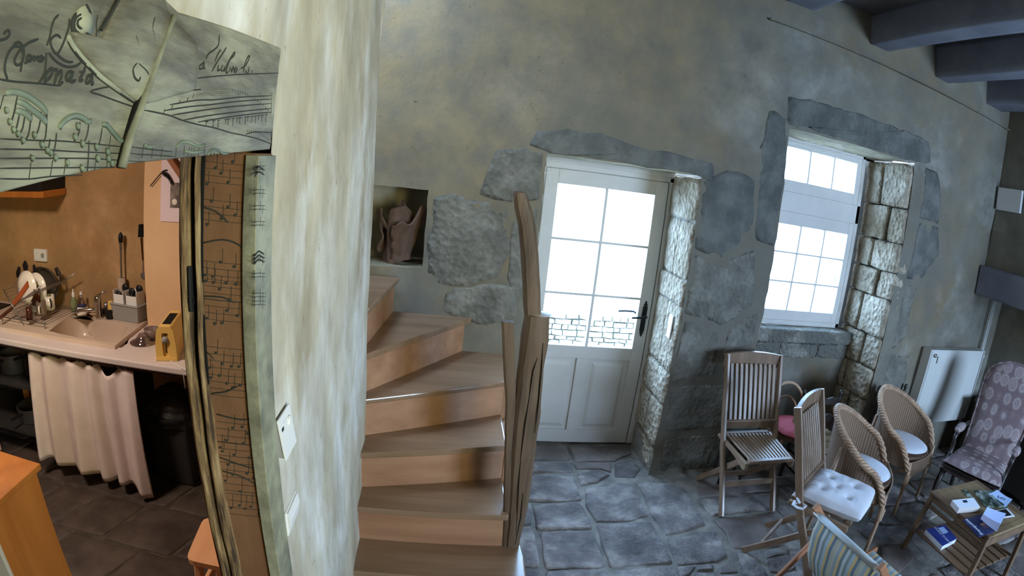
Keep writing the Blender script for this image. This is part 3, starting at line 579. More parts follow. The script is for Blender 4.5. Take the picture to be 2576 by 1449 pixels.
MB().grid(lambda u, v: dfn(.30 + .25 * u, v, 1.2, .16, 4) + Vector((-.03, -.01, .06)), 20, 10).build('bark_flap', m_drift, dw, smooth=False, solid=.012)
for pts in ([(.07, .0, .12), (.105, -.02, .22), (.10, -.03, .31), (.05, -.03, .365)], [(-.03, -.02, .2), (-.075, -.03, .26), (-.10, -.03, .33)]):
    MB().tube(pts, [.026, .022, .015, .003][:len(pts) - 1] + [.003], 6, .6).build('root_spur', m_drift, dw)
# ------------------------------------------------------------------ carved lintel and jamb
lt = thing('carved_lintel', 'carved and painted lintel board with violin, bow and music notes above the kitchen opening', 'carving')
def A(l): return [(x / 2.899, y / 2.899) for x, y in l]
def C(l): return [(x / 5.572, y / 5.572) for x, y in l]
def D(l): return [(340 + x / 4.829, 100 + y / 4.829) for x, y in l]
def E_(l): return [(x / 4.831, 200 + y / 4.831) for x, y in l]
XM = -.328
def LM(l, x=XM): return [P(a, b, 'X', x) for a, b in l]
def yz(l): return [(p.y, p.z) for p in LM(l)]
base = yz([(680, 376), (690, 300), (708, 124), (700, 117), (580, 70), (450, 30)]); lo = yz([(500, 394), (330, 412), (160, 445), (0, 486)])
pl = base + [(.45, base[-1][1] + .02), (.2, base[-1][1] + .03), (-.45, base[-1][1] + .03), (-.45, lo[-1][1] - .01), (.1, lo[-1][1] - .005)] + lo[::-1]
MB().prism(pl, -.47, XM, lambda u, v, h: Vector((h, u, v))).build('lintel_board', m_mural, lt, bevel=.003)
def smooth_l(l, k=3):
    if len(l) < 3: return l
    out = []
    for i in range(len(l) - 1):
        p0, p1, p2, p3 = l[max(i - 1, 0)], l[i], l[i + 1], l[min(i + 2, len(l) - 1)]
        for j in range(k):
            t = j / k; out.append(tuple(.5 * (2 * p1[c] + (p2[c] - p0[c]) * t + (2 * p0[c] - 5 * p1[c] + 4 * p2[c] - p3[c]) * t * t + (3 * p1[c] - p0[c] - 3 * p2[c] + p3[c]) * t ** 3) for c in (0, 1)))
    return out + [l[-1]]
def grooves(ls, name, r=.0009, m=m_groove_shadow, x=XM, parent=lt, plane='X', k=3, flat=.5):
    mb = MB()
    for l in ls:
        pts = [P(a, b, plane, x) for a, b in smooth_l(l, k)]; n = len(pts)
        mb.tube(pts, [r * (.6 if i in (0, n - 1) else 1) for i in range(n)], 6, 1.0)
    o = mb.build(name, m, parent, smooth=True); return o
grooves([C(l) for l in ([(-30, 570), (80, 540), (130, 480), (120, 430), (80, 440), (50, 480)], [(105, 1115), (65, 1000), (70, 880), (110, 750), (180, 660), (250, 650), (300, 690), (320, 780), (300, 900), (285, 1010)], [(180, 640), (230, 595), (290, 610), (330, 700), (325, 800), (300, 880), (240, 915), (200, 870), (220, 790), (290, 690), (400, 600), (535, 548)],
    [(340, 890), (400, 850), (430, 790), (390, 780), (370, 830), (400, 860), (440, 840), (470, 790), (480, 850), (500, 810), (530, 800), (530, 850), (590, 790), (550, 800), (540, 850), (580, 860), (620, 800)], [(535, 1165), (590, 1090), (630, 980), (640, 850), (650, 740)], [(655, 640), (680, 560), (700, 500), (720, 380), (760, 270), (820, 210)],
    [(850, 535), (800, 490), (740, 520), (705, 580), (720, 660), (790, 760), (860, 660), (920, 510), (960, 380), (970, 260)], [(790, 760), (860, 820), (940, 865), (1020, 870)], [(680, 740), (760, 840), (880, 920), (990, 940), (1090, 910), (1150, 850)])], 'carved_script', .0012)
grooves([C(l) for l in ([(640, 1170), (620, 1110), (660, 1010), (720, 960), (730, 1010), (690, 1090), (640, 1130)], [(720, 990), (790, 980), (780, 1080), (755, 1180)], [(780, 1080), (850, 990), (855, 1080), (820, 1190), (880, 1150)], [(1010, 1000), (950, 1020), (920, 1090), (950, 1130), (1000, 1060), (1020, 1000), (990, 1150), (1060, 1120)],
    [(1200, 920), (1160, 1020), (1110, 1130), (1160, 1120)], [(1110, 1010), (1190, 1000)], [(1290, 1040), (1230, 1070), (1200, 1150), (1240, 1160), (1290, 1050), (1280, 1190), (1310, 1150)])], 'carved_script', .0016)
grooves([C(l) for l in ([(-20, 1108), (200, 1145), (550, 1170), (830, 1205)], [(1370, 210), (1350, 330), (1350, 550)], [(1590, 170), (1520, 280), (1440, 380)], [(1530, 1215), (1400, 1240), (1260, 1285), (1400, 1330), (1640, 1420), (1880, 1500)])], 'carved_line', .0009)
grooves([C([(1110, 490), (1030, 430), (1015, 330), (1050, 240), (1120, 200)])], 'scroll_shadow', .0035); grooves([C([(1160, 250), (1100, 280), (1090, 350), (1130, 395), (1180, 380), (1210, 320), (1190, 260)]), C([(1210, 60), (1270, 180), (1270, 320), (1200, 450)]), C([(1200, 450), (1290, 520), (1380, 560)])], 'scroll_line', .0011, x=XM + .0035)  # the dark crescent is the scroll's shadow, modelled as a stroke
grooves([D(l) for l in ([(840, 270), (790, 310), (775, 350), (810, 350), (835, 290), (830, 350), (850, 340)], [(1020, -60), (1010, 60), (960, 120), (890, 170), (860, 230)], [(965, 270), (1000, 180), (1035, 120)], [(930, 385), (1000, 260), (1060, 170), (1105, 95)], [(1010, 310), (1000, 375), (1030, 360)], [(1060, 310), (1040, 370), (1075, 370), (1080, 320)],
    [(1080, 390), (1120, 290), (1170, 200), (1205, 150), (1200, 190), (1140, 260), (1100, 400), (1130, 390)], [(1150, 330), (1140, 390)], [(1160, 340), (1170, 390), (1190, 330), (1200, 390)], [(1230, 330), (1205, 370), (1215, 400), (1240, 350)], [(1280, 350), (1340, 310), (1385, 220), (1385, 195), (1360, 220), (1330, 300), (1310, 400)], [(1350, 370), (1340, 410), (1370, 400), (1380, 330)], [(1420, 370), (1410, 415)])], 'carved_script', .0013)
grooves([D(l) for l in ([(730, 470), (960, 445), (1300, 420), (1740, 405)], [(110, 855), (400, 915), (560, 975), (760, 1030), (960, 1070), (1160, 1130), (1260, 1150), (1440, 1190), (1560, 1230), (1660, 1270)], [(420, 790), (740, 735), (960, 730), (1240, 700), (1650, 680)], [(360, 860), (640, 815), (900, 790), (1240, 750), (1650, 720)], [(450, 915), (800, 860), (1200, 810), (1650, 775)], [(590, 975), (900, 920), (1300, 870), (1650, 835)], [(760, 1000), (1100, 945), (1440, 900), (1650, 880)], [(1660, 640), (1650, 880)],
    [(240, 490), (300, 535), (360, 510), (410, 430), (415, 350), (370, 310), (330, 350), (330, 420), (360, 450), (385, 430)], [(-20, 290), (10, 275), (40, 270), (100, 340), (155, 410)], [(0, 500), (40, 505), (60, 470), (45, 435)], [(240, 605), (350, 595), (500, 610), (700, 610), (800, 605)], [(1340, 1150), (1460, 1120), (1650, 1130)], [(1650, 1110), (1650, 1250)])], 'carved_line', .0010)
dots = []
for i in range(16): t = i / 15; dots.append([(1180 + 460 * t, 600 + 60 * t + 215 * t * t), (1188 + 460 * t, 625 + 60 * t + 215 * t * t)])
for i in range(11): t = i / 10; dots.append([(1360 + 250 * t, 1100 - 40 * math.sin(t * 3) + 110 * t), (1366 + 250 * t, 1120 - 40 * math.sin(t * 3) + 110 * t)])
for i, x in enumerate((865, 950, 1010, 1100, 1130, 1190, 1240, 1270, 1340, 1370, 1420, 1460, 1500, 1540, 1590)): y = 1020 - (x - 865) * .12; dots += [[(x, y - 25), (x - 6, y + 30 + 20 * (i % 3))], [(x - 12, y - 22), (x + 22, y - 26)]]
for x, y in ((345, 880), (440, 830), (530, 770), (630, 735), (700, 695)): dots.append([(x + 15, y - 35), (x, y + 10)])
grooves([D(l) for l in dots], 'carved_notes', .0011, k=1)
grooves([D([(930, 615), (1040, 615), (1180, 605)]), D([(740, 672), (880, 655), (960, 670), (1260, 655)])], 'carved_ridge', .0014, m_mural2)
grooves([E_(l) for l in ([(60, 165), (150, 150), (240, 165), (340, 210), (440, 280), (520, 350), (565, 420)], [(200, 260), (290, 300), (370, 360), (450, 420), (520, 480), (565, 530)], [(185, 375), (260, 395), (320, 430), (380, 490)], [(710, 590), (760, 520), (840, 460), (920, 440), (1000, 465), (1060, 515), (1110, 495)], [(1240, 545), (1290, 550), (1340, 610), (1400, 680), (1460, 745), (1520, 745)])], 'note_beam', .0028, m_ridge)
grooves([E_([(x, y + 22) for x, y in l]) for l in ([(60, 165), (150, 150), (240, 165), (340, 210), (440, 280), (520, 350), (560, 420)], [(200, 260), (290, 300), (370, 360), (450, 420), (520, 480), (560, 530)], [(185, 375), (260, 395), (320, 430), (380, 490)], [(730, 590), (760, 530), (840, 465), (920, 445), (1000, 470), (1060, 515)], [(1240, 545), (1290, 555), (1340, 615), (1400, 685), (1460, 745)])], 'note_beam_shadow', .0012)  # dark strokes painted as shade beneath each beam
grooves([D(l) for l in ([(500, 1310), (550, 1250), (620, 1240), (700, 1270), (780, 1300), (850, 1270)], [(600, 1350), (700, 1370), (840, 1350)], [(880, 1400), (930, 1340), (1000, 1340), (1060, 1380), (1130, 1380)], [(110, 1270), (150, 1300), (210, 1300)])], 'note_beam', .0022, m_ridge)
grooves([E_(l) for l in ([(45, 190), (0, 360)], [(210, 200), (160, 440), (120, 540)], [(235, 420), (200, 580), (160, 640)], [(300, 440), (270, 600), (210, 700)], [(370, 490), (340, 680), (260, 790)], [(385, 400), (380, 490)], [(490, 490), (460, 620), (410, 720)], [(570, 420), (550, 700), (490, 820)], [(330, 270), (320, 430)], [(500, 390), (490, 480)], [(970, 510), (960, 640), (900, 750)], [(1080, 530), (1050, 700), (980, 820)], [(1240, 590), (1210, 760), (1160, 850)], [(1345, 680), (1320, 880)],
    [(605, 720), (590, 820), (550, 880)], [(685, 650), (670, 800), (640, 900)], [(375, 1010), (350, 1220)], [(640, 980), (610, 1180)], [(790, 1040), (775, 1155)], [(1160, 990), (1150, 1100)], [(1305, 970), (1295, 1060)], [(995, 1060), (985, 1130)], [(1080, 740), (1075, 900), (1060, 1115)])] + [D(l) for l in ([(500, 1310), (490, 1430)], [(600, 1290), (590, 1400)], [(660, 1300), (640, 1420)], [(690, 1300), (680, 1420)], [(720, 1310), (710, 1420)], [(775, 1310), (765, 1410)], [(850, 1270), (840, 1400)], [(105, 1270), (80, 1440)], [(215, 1310), (200, 1440)], [(330, 1320), (310, 1430)], [(920, 1370), (920, 1420)], [(960, 1370), (955, 1400)])], 'note_stem', .0009)
grooves([E_(l) for l in ([(-20, 720), (430, 740), (700, 745), (1060, 775), (1500, 820)], [(-20, 845), (300, 850), (550, 855), (880, 875), (1480, 900)], [(-20, 960), (600, 958), (1080, 960), (1480, 985)], [(-20, 1080), (500, 1075), (1060, 1070), (1400, 1070)], [(-20, 1205), (350, 1210), (600, 1180), (1000, 1160)], [(1590, 820), (1740, 835)], [(1580, 895), (1740, 915)], [(1560, 990), (1740, 1000)])] + [D(l) for l in ([(0, 1310), (220, 1335), (450, 1360)], [(0, 1390), (220, 1400), (480, 1420)])], 'staff_line', .0007)
mb = MB()
for x, y in ((155, 610), (210, 660), (270, 740), (410, 675), (500, 790), (110, 515), (905, 700), (995, 780), (1165, 820), (1300, 880), (605, 890), (385, 955), (665, 950), (810, 1010), (1180, 960), (1310, 960), (1355, 1020), (565, 860), (990, 1080), (70, 375), (940, 570)):
    q = E_([(x, y)])[0]; p = P(q[0], q[1], 'X', XM); s_ = .0045 * (p.y / .45)
    mb.lathe([(.001, .0035), (s_ * .6, .003), (s_, 0)], tuple(p), 10, 'X', mx=Matrix.Rotation(.5, 3, 'X') @ Matrix.Diagonal((1, .65, 1)))
mb.build('note_head', m_ridge, lt, smooth=True)
# violin relief and bow
vl = yz(smooth_l(A([(510, 235), (560, 345), (660, 470), (800, 600), (985, 740), (1100, 745), (1250, 700), (1400, 655), (1425, 560), (1438, 420), (1400, 290), (1300, 190), (1200, 60), (1150, -60), (900, -60), (800, 120), (720, 290), (640, 325), (560, 250), (510, 235)]), 3)[:-1])
cx = sum(p[0] for p in vl) / len(vl); cz = sum(p[1] for p in vl) / len(vl); n = len(vl); vs = []
for sx, h_ in ((1, -.002), (1, .003), (.97, .005), (.80, .0065), (.45, .008)): vs += [Vector((XM + h_, cx + (y - cx) * sx, cz + (z - cz) * sx)) for y, z in vl]
vs.append(Vector((XM + .009, cx, cz))); fs = [(k * n + i, k * n + (i + 1) % n, (k + 1) * n + (i + 1) % n, (k + 1) * n + i) for k in range(4) for i in range(n)] + [(4 * n + i, 4 * n + (i + 1) % n, 5 * n) for i in range(n)]
MB().add(vs, fs).build('violin_relief', m_mural, lt, smooth=True)
grooves([C([(940, 490), (1000, 620), (1120, 780), (1250, 920), (1400, 1070), (1560, 1190), (1700, 1290), (1900, 1420)])], 'violin_edge', .0032, m_mural2)
grooves([C([(950, 530), (985, 630), (1100, 790), (1235, 935), (1385, 1085), (1545, 1205), (1690, 1310), (1880, 1440)])], 'violin_edge_shadow', .0016, x=XM + .0005)  # dark line modelled as shade along the violin's edge
grooves([A([(1130, 125), (1110, 200), (1125, 300), (1100, 360), (1060, 375), (1010, 330), (990, 250)]), A([(1000, 455), (1060, 510), (1085, 545)]), A([(1000, 455), (970, 500), (980, 560), (1010, 590), (1025, 560)])], 'f_hole', .0011, x=XM + .0075)
q = C([(1170, 320)])[0]; p = P(q[0], q[1], 'X', XM); MB().lathe([(.0150, -.002), (.0145, .0028), (.009, .0030), (.0085, .0048), (.001, .005)], tuple(p), 24, 'X').build('violin_scroll', m_mural2, lt, smooth=True)
bow = [P(x, y, 'X', XM + .008) for x, y in A([(1275, 110), (1200, 300), (1080, 640), (1010, 830), (930, 1060), (890, 1222)])]
MB().tube(bow, [.0042, .0042, .0048, .0052, .0055, .0055], 8, .7).build('bow_stick', m_mural2, lt, smooth=True)
MB().tube([P(x, y, 'X', XM + .003) for x, y in A([(1245, 110), (1170, 300), (1045, 650), (985, 800), (905, 1060), (865, 1222)])], [.002, .002, .004, .004, .003, .003], 6).build('painted_bow_shadow', m_black, lt)  # black tube modelled as the shadow beside the bow stick
MB().tube([P(x, y, 'X', XM + .009) for x, y in A([(880, -20), (800, 120), (740, 220)])], .0016, 7).build('bow_tip', m_groove_shadow, lt)
# jamb
jb = thing('carved_door_jamb', 'tall carved jamb with brown music-note panel and split weathered edge at the kitchen opening', 'door frame')
YJ = .874
MB().box(-.440, -.334, YJ + .006, .963, 0, 1.975).build('jamb_board', m_jpanel, jb, bevel=.002)
MB().box(-.352, -.326, YJ, .963, 0, 1.972).build('edge_board', m_mural2, jb, bevel=.002)
MB().box(-.352, -.340, .963, .978, 0, 1.975).build('gap', m_black, jb)  # black filler in place of the dark open gap
loft([(-.436, -.418, 0), (-.439, -.420, .8), (-.441, -.421, 1.08), (-.442, -.424, 1.25), (-.441, -.429, 1.5), (-.4395, -.431, 1.65), (-.4395, -.4325, 1.98)], .858, .95, m_rough, 'split_post', jb, .0035)
loft([(-.460, -.440, 0), (-.462, -.442, .8), (-.464, -.444, 1.08), (-.466, -.446, 1.3), (-.469, -.449, 1.55), (-.470, -.452, 1.98)], .856, .95, m_rough, 'split_post', jb, .0035)
MB().box(-.462, -.43, .872, .95, 0, 1.98).build('gap', m_black, jb)  # black block standing in for the darkness between the split posts
MB().tube([(-.448, .860, 1.70), (-.448, .860, 1.74), (-.448, .860, 1.78)], [.005, .0055, .005], 8).build('hinge', m_iron, jb); MB().box(-.4555, -.4405, .857, .861, 1.715, 1.725).build('hinge_strap', m_iron, jb)
MB().bar((-.468, .90, 0), (-.4745, .90, 1.98), .008, .05, (0, 1, 0)).build('frame_lath', m_jpanel, jb)
def gJ(ls, name, r=.0008, m=m_groove_shadow): return grooves(ls, name, r, m, x=YJ + .0055, parent=jb, plane='Y')
lines, stems, heads, arcs = [], [], [], []
def stave(y, x0, x1, n=4, gap=17, tilt=.10, seed=0):
    rr = random.Random(seed)
    for i in range(n): lines.append([(x0, y + i * gap), ((x0 + x1) / 2, y + i * gap + (x1 - x0) * tilt * .6), (x1, y + i * gap + (x1 - x0) * tilt)])
    for i in range(5):
        x = x0 + 12 + (x1 - x0 - 24) * i / 5 + rr.uniform(-4, 4); yy = y + rr.uniform(0, n * gap); stems.append([(x + 4, yy), (x + 5, yy - 34)]); heads.append((x, yy))
for y, x0, x1, sd in ((405, 512, 618, 1), (500, 506, 622, 2), (655, 506, 622, 3), (700, 508, 622, 4), (750, 508, 624, 5), (870, 512, 634, 6), (940, 520, 640, 7), (1060, 545, 650, 8), (1110, 548, 655, 9), (1180, 555, 668, 10), (1240, 570, 680, 11)): stave(y, x0, x1, seed=sd)
for l in ([(508, 520), (545, 533), (575, 560)], [(508, 612), (560, 603), (600, 615), (628, 640)], [(510, 745), (560, 748), (590, 762)], [(520, 885), (540, 905)], [(530, 990), (570, 985), (600, 970)], [(545, 1042), (600, 1055), (640, 1055)], [(552, 1150), (600, 1168), (652, 1182)], [(560, 1185), (610, 1200), (655, 1225)]): arcs.append(l)
gJ(lines, 'staff_line', .00045); gJ(stems, 'note_stem', .0006); gJ(arcs, 'note_beam', .0016)
mb = MB()
for x, y in heads: mb.lathe([(.0005, -.0015), (.0028, -.001), (.0036, .002)], tuple(P(x, y, 'Y', YJ + .006)), 8, 'Y')
mb.build('note_head', m_groove_shadow, jb)
lines, stems, arcs = [], [], []
for y in (420, 480, 520, 560, 650, 690, 740, 760): lines.append([(634, y), (650, y - 3), (668, y - 2)]); stems.append([(641, y - 10), (640, y + 14)]); stems.append([(655, y - 14), (654, y + 10)]); stems.append([(662, y - 4), (660, y + 18)])
for y in (428, 440, 640, 650, 660): arcs.append([(640, y + 5), (650, y - 8), (664, y)])
mbx = []
grooves(lines + [[(a, b + 9) for a, b in l] for l in lines], 'staff_line', .0006, parent=jb, x=-.326); grooves(stems, 'note_stem', .0008, parent=jb, x=-.326); grooves(arcs, 'note_beam', .0016, parent=jb, x=-.326)
# thermostat and switch on the partition
th = thing('room_thermostat', 'white wall thermostat with round dial on the plaster wall', 'thermostat', (XL, 1.035, 1.345))
MB().prism([(-.01, .088), (.007, .088), (.017, 0), (-.01, 0)], -.045, .040, lambda u, v, h: Vector((u, h, v))).build('housing', m_greyp, th, bevel=.0015)
MB().prism([(.006, .092), (.010, .093), (.014, .06), (.019, .02), (.0225, -.003), (.018, -.004)], -.047, .043, lambda u, v, h: Vector((u, h, v))).build('front_cover', m_whitep, th, bevel=.001)
MB().lathe([(.012, 0), (.012, .004), (.010, .006), (.001, .0065)], (.0125, .02, .062), 20, 'X').build('dial', m_whitep, th, smooth=False)
MB().box(.0125, .0140, -.036, -.022, .058, .068).build('indicator', m_blackp, th)
for i in range(6): MB().box(.0115, .0125, -.02 + i * .006, -.018 + i * .006, .074, .075).build('mark', m_blackp, th)
sw2 = thing('wall_light_switch', 'white rocker light switch low on the plaster wall under the thermostat', 'switch', (XL, 1.04, 1.125))
MB().box(-.008, .008, -.05, .05, 0, .068).build('back_plate', m_whitep, sw2, bevel=.003)
MB().prism([(.006, .004), (.006, .066), (.012, .066), (.016, .04), (.008, .004)], -.046, .046, lambda u, v, h: Vector((u, h, v))).build('rocker', m_whitep, sw2, bevel=.003)
# ------------------------------------------------------------------ kitchen
m_lam = mat('cream_worktop', (214, 202, 200), (206, 194, 192), .35, 3, bump=.03)
m_sink = mat('beige_ceramic', (210, 190, 172), (200, 180, 164), .25, 3, bump=0, spec=.5)
m_oran = wood('orange_pine', (160, 94, 36), (186, 116, 50), 'Z', .4, 3, .04, .5)
m_pine = wood('pale_pine', (226, 166, 122), (240, 186, 142), 'Y', .5, 3, .04)
m_steel = mat('brushed_steel', (150, 150, 150), rough=.35, metal=.9, bump=0)
m_china = mat('white_china', (236, 230, 220), rough=.2, bump=0, spec=.6)
m_yel = mat('yellow_plastic', (230, 192, 108), rough=.4, bump=0, spec=.4)
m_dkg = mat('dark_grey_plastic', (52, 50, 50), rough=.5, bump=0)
m_clear = glassy('clear_glass', (214, 204, 206), .25, .05)
m_brw = mat('amber_glass', (70, 36, 24), rough=.2, bump=0)
m_grnb = mat('green_bottle', (120, 128, 92), rough=.25, bump=0)
wt = thing('worktop', 'cream laminated kitchen worktop with rounded front edge', 'worktop', (0, 0, 0))
CX = [P(x, y, 'Z', .92) for x, y in ((122, 833), (180, 791), (214, 785), (236, 797), (246, 806), (290, 808), (322, 822), (312, 852), (298, 862), (268, 862), (200, 851))]
hole = [(p.x, p.y) for p in CX]
def ringslab(outer, hole, z0, z1, m, name, par, bevel=.004):
    mb = MB(); n, k = len(outer), len(hole); mb.v = [(x, y, z1) for x, y in outer + hole] + [(x, y, z0) for x, y in outer + hole]
    tri = geometry.tessellate_polygon([[Vector((x, y, 0)) for x, y in outer], [Vector((x, y, 0)) for x, y in hole]]); N_ = n + k
    mb.f = [tuple(t) for t in tri] + [tuple(i + N_ for i in t[::-1]) for t in tri] + [(i, (i + 1) % n, N_ + (i + 1) % n, N_ + i) for i in range(n)] + [(n + i, n + (i + 1) % k, N_ + n + (i + 1) % k, N_ + n + i) for i in range(k)]
    return mb.build(name, m, par, bevel=bevel)
big = [((x - -2.25) * 1.06 - 2.25, (y - 2.72) * 1.06 + 2.72) for x, y in hole]
ringslab([(-3.7, 2.37), (-1.275, 2.37), (-1.275, 3.04), (-3.7, 3.04)], big, .862, .90, m_lam, 'top', wt, .008)
sk = thing('kitchen_sink', 'beige ceramic sink with ribbed drainer set into the worktop', 'sink', (0, 0, 0))
ringslab([(-3.12, 2.49), (-1.825, 2.49), (-1.885, 2.97), (-3.12, 2.99)], hole, .895, .922, m_sink, 'rim', sk, .006)
mb = MB(); k = len(hole); cxy = Vector((sum(p[0] for p in hole) / k, sum(p[1] for p in hole) / k)); vs = []
for sx, z in ((1.0, .918), (.97, .84), (.93, .775), (.85, .755), (.0, .75)): vs += [Vector((cxy.x + (x - cxy.x) * sx, cxy.y + (y - cxy.y) * sx, z)) for x, y in hole]
mb.add(vs, [(j * k + i, j * k + (i + 1) % k, (j + 1) * k + (i + 1) % k, (j + 1) * k + i) for j in range(4) for i in range(k)]).build('bowl', m_sink, sk, smooth=True)
for i in range(9): MB().bar((-2.66 - .0 * i, 2.60 + i * .042, .923), (-2.98, 2.60 + i * .042, .923), .012, .006).build('drainer_rib', m_sink, sk)
q = P(140, 825, 'Z', .87); MB().lathe([(.001, .0), (.017, .0), (.017, .004)], (q.x + .0, q.y, q.z), 4, 'X').build('overflow', m_dkg, sk)
q = P(225, 838, 'Z', .80); MB().lathe([(.006, 0), (.001, .004)], tuple(q), 10).build('chain_hole', m_dkg, sk)
tap = thing('sink_tap', 'squat chrome mixer tap behind the sink bowl', 'tap', tuple(P(250, 800, 'Z', .922)))
MB().lathe([(.026, 0), (.026, .01), (.023, .03), (.024, .10), (.026, .13), (.02, .145), (.001, .15)], n=20).build('body', m_chrome, tap, smooth=True)
MB().tube([(0, 0, .05), (-.06, -.02, .055), (-.13, -.05, .05), (-.16, -.06, .035)], [.014, .013, .012, .012], 10).build('spout', m_chrome, tap, smooth=True)
MB().tube([(0, 0, .145), (.03, .02, .165), (.06, .03, .17)], [.008, .007, .006], 8).build('lever', m_chrome, tap, smooth=True)
# things along the back of the sink
def bottle(px, py, label, name, prof, m, cap=None, cat='bottle'):
    t = thing(name, label, cat, tuple(P(px, py, 'Z', .9225))); MB().lathe(prof, n=18).build('body', m, t, smooth=True)
    if cap: MB().lathe(cap[0], n=14).build('cap', cap[1], t, smooth=False)
    return t
bottle(188, 783, 'green dish soap bottle with white pump behind the sink', 'soap_bottle', [(.026, 0), (.028, .01), (.028, .07), (.014, .09), (.012, .10)], m_grnb, ([(.012, .10), (.012, .125), (.006, .13), (.005, .15)], m_whitep))
bottle(208, 786, 'clear bottle standing behind the scouring sponge box', 'soap_bottle', [(.024, 0), (.026, .01), (.025, .07), (.010, .10), (.009, .12)], m_clear, ([(.011, .12), (.011, .14)], m_whitep))
sp = thing('dishwasher_tablet_tub', 'small tub with blue lid and white label beside the soap bottle', 'tub', tuple(P(208, 792, 'Z', .922)), .3)
MB().prism([(-.035, 0), (.035, 0), (.04, .05), (-.03, .055)], -.02, .02, lambda u, v, h: Vector((u, h, v))).build('tub', m_china, sp, bevel=.004); MB().box(-.026, .03, -.018, .018, .055, .07).build('lid', mat('blue_lid', (40, 44, 84), rough=.5, bump=0), sp, bevel=.003)
sp = thing('dish_brush', 'yellow handled dish brush lying behind the tap', 'brush', tuple(P(233, 787, 'Z', .924)))
MB().tube([(-.05, 0, .012), (.06, .03, .018)], .008, 8).build('handle', m_yel, sp, smooth=True); MB().lathe([(.028, .0), (.028, .02), (.024, .03)], (.09, .03, 0), 14).build('head', m_dkg, sp)
sp = thing('sponge_holder', 'chrome cup with a yellow sponge and dark pad beside the tap', 'holder', tuple(P(279, 800, 'Z', .922)))
MB().lathe([(.035, .0), (.042, .06), (.040, .062)], n=18).build('cup', m_blackp, sp); MB().box(-.035, .03, -.02, .02, .03, .11, Matrix.Rotation(.3, 4, 'Y')).build('sponge', m_yel, sp, bevel=.005)
MB().lathe([(.001, .03), (.018, .026), (.024, .01), (.022, 0)], (-.03, -.012, .085), 16, 'X').build('scourer', m_steel, sp, smooth=True)
# cutlery caddy
cd = thing('utensil_caddy', 'grey plastic caddy holding two white utensil pots on the sink corner', 'caddy', tuple(P(328, 803, 'Z', .922)), -.12)
MB().prism([(-.11, -.055), (.11, -.055), (.11, .055), (-.11, .055)], 0, .105, lambda u, v, h: Vector((u * (1 + .9 * h), v * (1 + .9 * h), h))).build('tray', m_greyp, cd, bevel=.006)
MB().box(-.125, .125, -.066, .066, .10, .108).build('rim', m_greyp, cd, bevel=.003)
for x in (-.055, .058):
    p_ = MB()
    for a in ((-.046, .046, -.045, -.041), (-.046, .046, .041, .045), (-.046, -.042, -.045, .045), (.042, .046, -.045, .045)): p_.box(x + a[0], x + a[1], a[2], a[3], .10, .165 if a[3] < 0 else .19)
    p_.build('pot', m_whitep, cd, bevel=.002); MB().box(x - .04, x + .04, -.04, .04, .10, .105).build('pot_floor', m_greyp, cd)
for x, y, h_, tl in ((-.075, -.02, .20, 0), (-.055, .02, .24, .2), (.045, -.01, .23, -.1), (.07, .02, .245, .15)):
    t = thing('kitchen_utensil', {-.075: 'black handled utensil nearest the corner of the caddy', -.055: 'black spatula rising from the back of the first caddy pot', .045: 'black and steel utensil in the second caddy pot', .07: 'black ladle at the back of the second caddy pot'}[x], 'utensil', tuple(cd.location + Matrix.Rotation(-.12, 3, 'Z') @ Vector((x, y, .108))))
    MB().tube([(0, 0, 0), (tl * .05, 0, h_ - .16)], .009, 8).build('handle', m_blackp, t, smooth=True); MB().lathe([(.001, -.03), (.022, -.015), (.028, .01), (.018, .03), (.001, .035)], (tl * .05, 0, h_ - .155), 12, 'Y', mx=Matrix.Diagonal((1, .25, 1))).build('head', m_blackp, t, smooth=True)
# hanging tools
br = thing('hanging_bottle_brush', 'long bottle brush hanging on the ochre wall above the sink', 'brush', (-2.095, 3.0, 1.0))
MB().tube([(0, .005, .03), (.0, .005, .17)], .028, 12).build('bristles', mat('pale_bristles', (210, 190, 176), (190, 168, 152), .9, 30, bump=.8, bscale=200), br, smooth=True); MB().tube([(0, .005, .17), (.005, .005, .37)], .007, 8).build('wire', m_steel, br); MB().tube([(.005, .005, .35), (.008, .0, .42)], .010, 8).build('ferrule', m_steel, br); MB().tube([(.008, 0, .40), (.009, 0, .44), (.009, 0, .462)], [.015, .018, .006], 10).build('handle_end', m_blackp, br, smooth=True)
la = thing('hanging_ladle', 'wooden handled skimmer hanging at the corner of the pilaster', 'ladle', (-1.905, 2.99, 1.2))
MB().tube([(-.0, 0, .10), (-.008, 0, .24)], [.006, .008], 8).build('handle', m_brw, la); MB().tube([(0, 0, .03), (0, 0, .10)], .004, 6).build('shaft', m_steel, la); MB().lathe([(.004, -.006), (.022, -.003), (.026, .004), (.022, .004)], (0, 0, 0), 16, 'Y').build('bowl', m_steel, la)
kn = thing('wall_hook_cloth', 'small dark cloth bunched on a hook above the hanging ladle', 'cloth', (-1.915, 2.99, 1.475))
MB().grid(lambda u, v: Vector((.03 * (1 - .4 * v) * math.cos(2 * PI * u) * (1 + .3 * math.sin(9 * u)), .02 * math.sin(2 * PI * u), .075 * v - .03)), 18, 5).build('bunch', m_black, kn, smooth=True)
so = thing('wall_socket', 'white double wall socket on the ochre kitchen wall', 'socket', tuple(P(102, 642, 'Y', 3.035)))
MB().box(-.065, .065, -.008, .012, -.042, .042).build('plate', m_whitep, so, bevel=.003); MB().lathe([(.018, -.010), (.018, -.008)], (.028, 0, 0), 16, 'Y').build('outlet', m_greyp, so); MB().box(-.052, -.004, -.011, -.007, -.025, .03).build('rocker', m_whitep, so, bevel=.001)
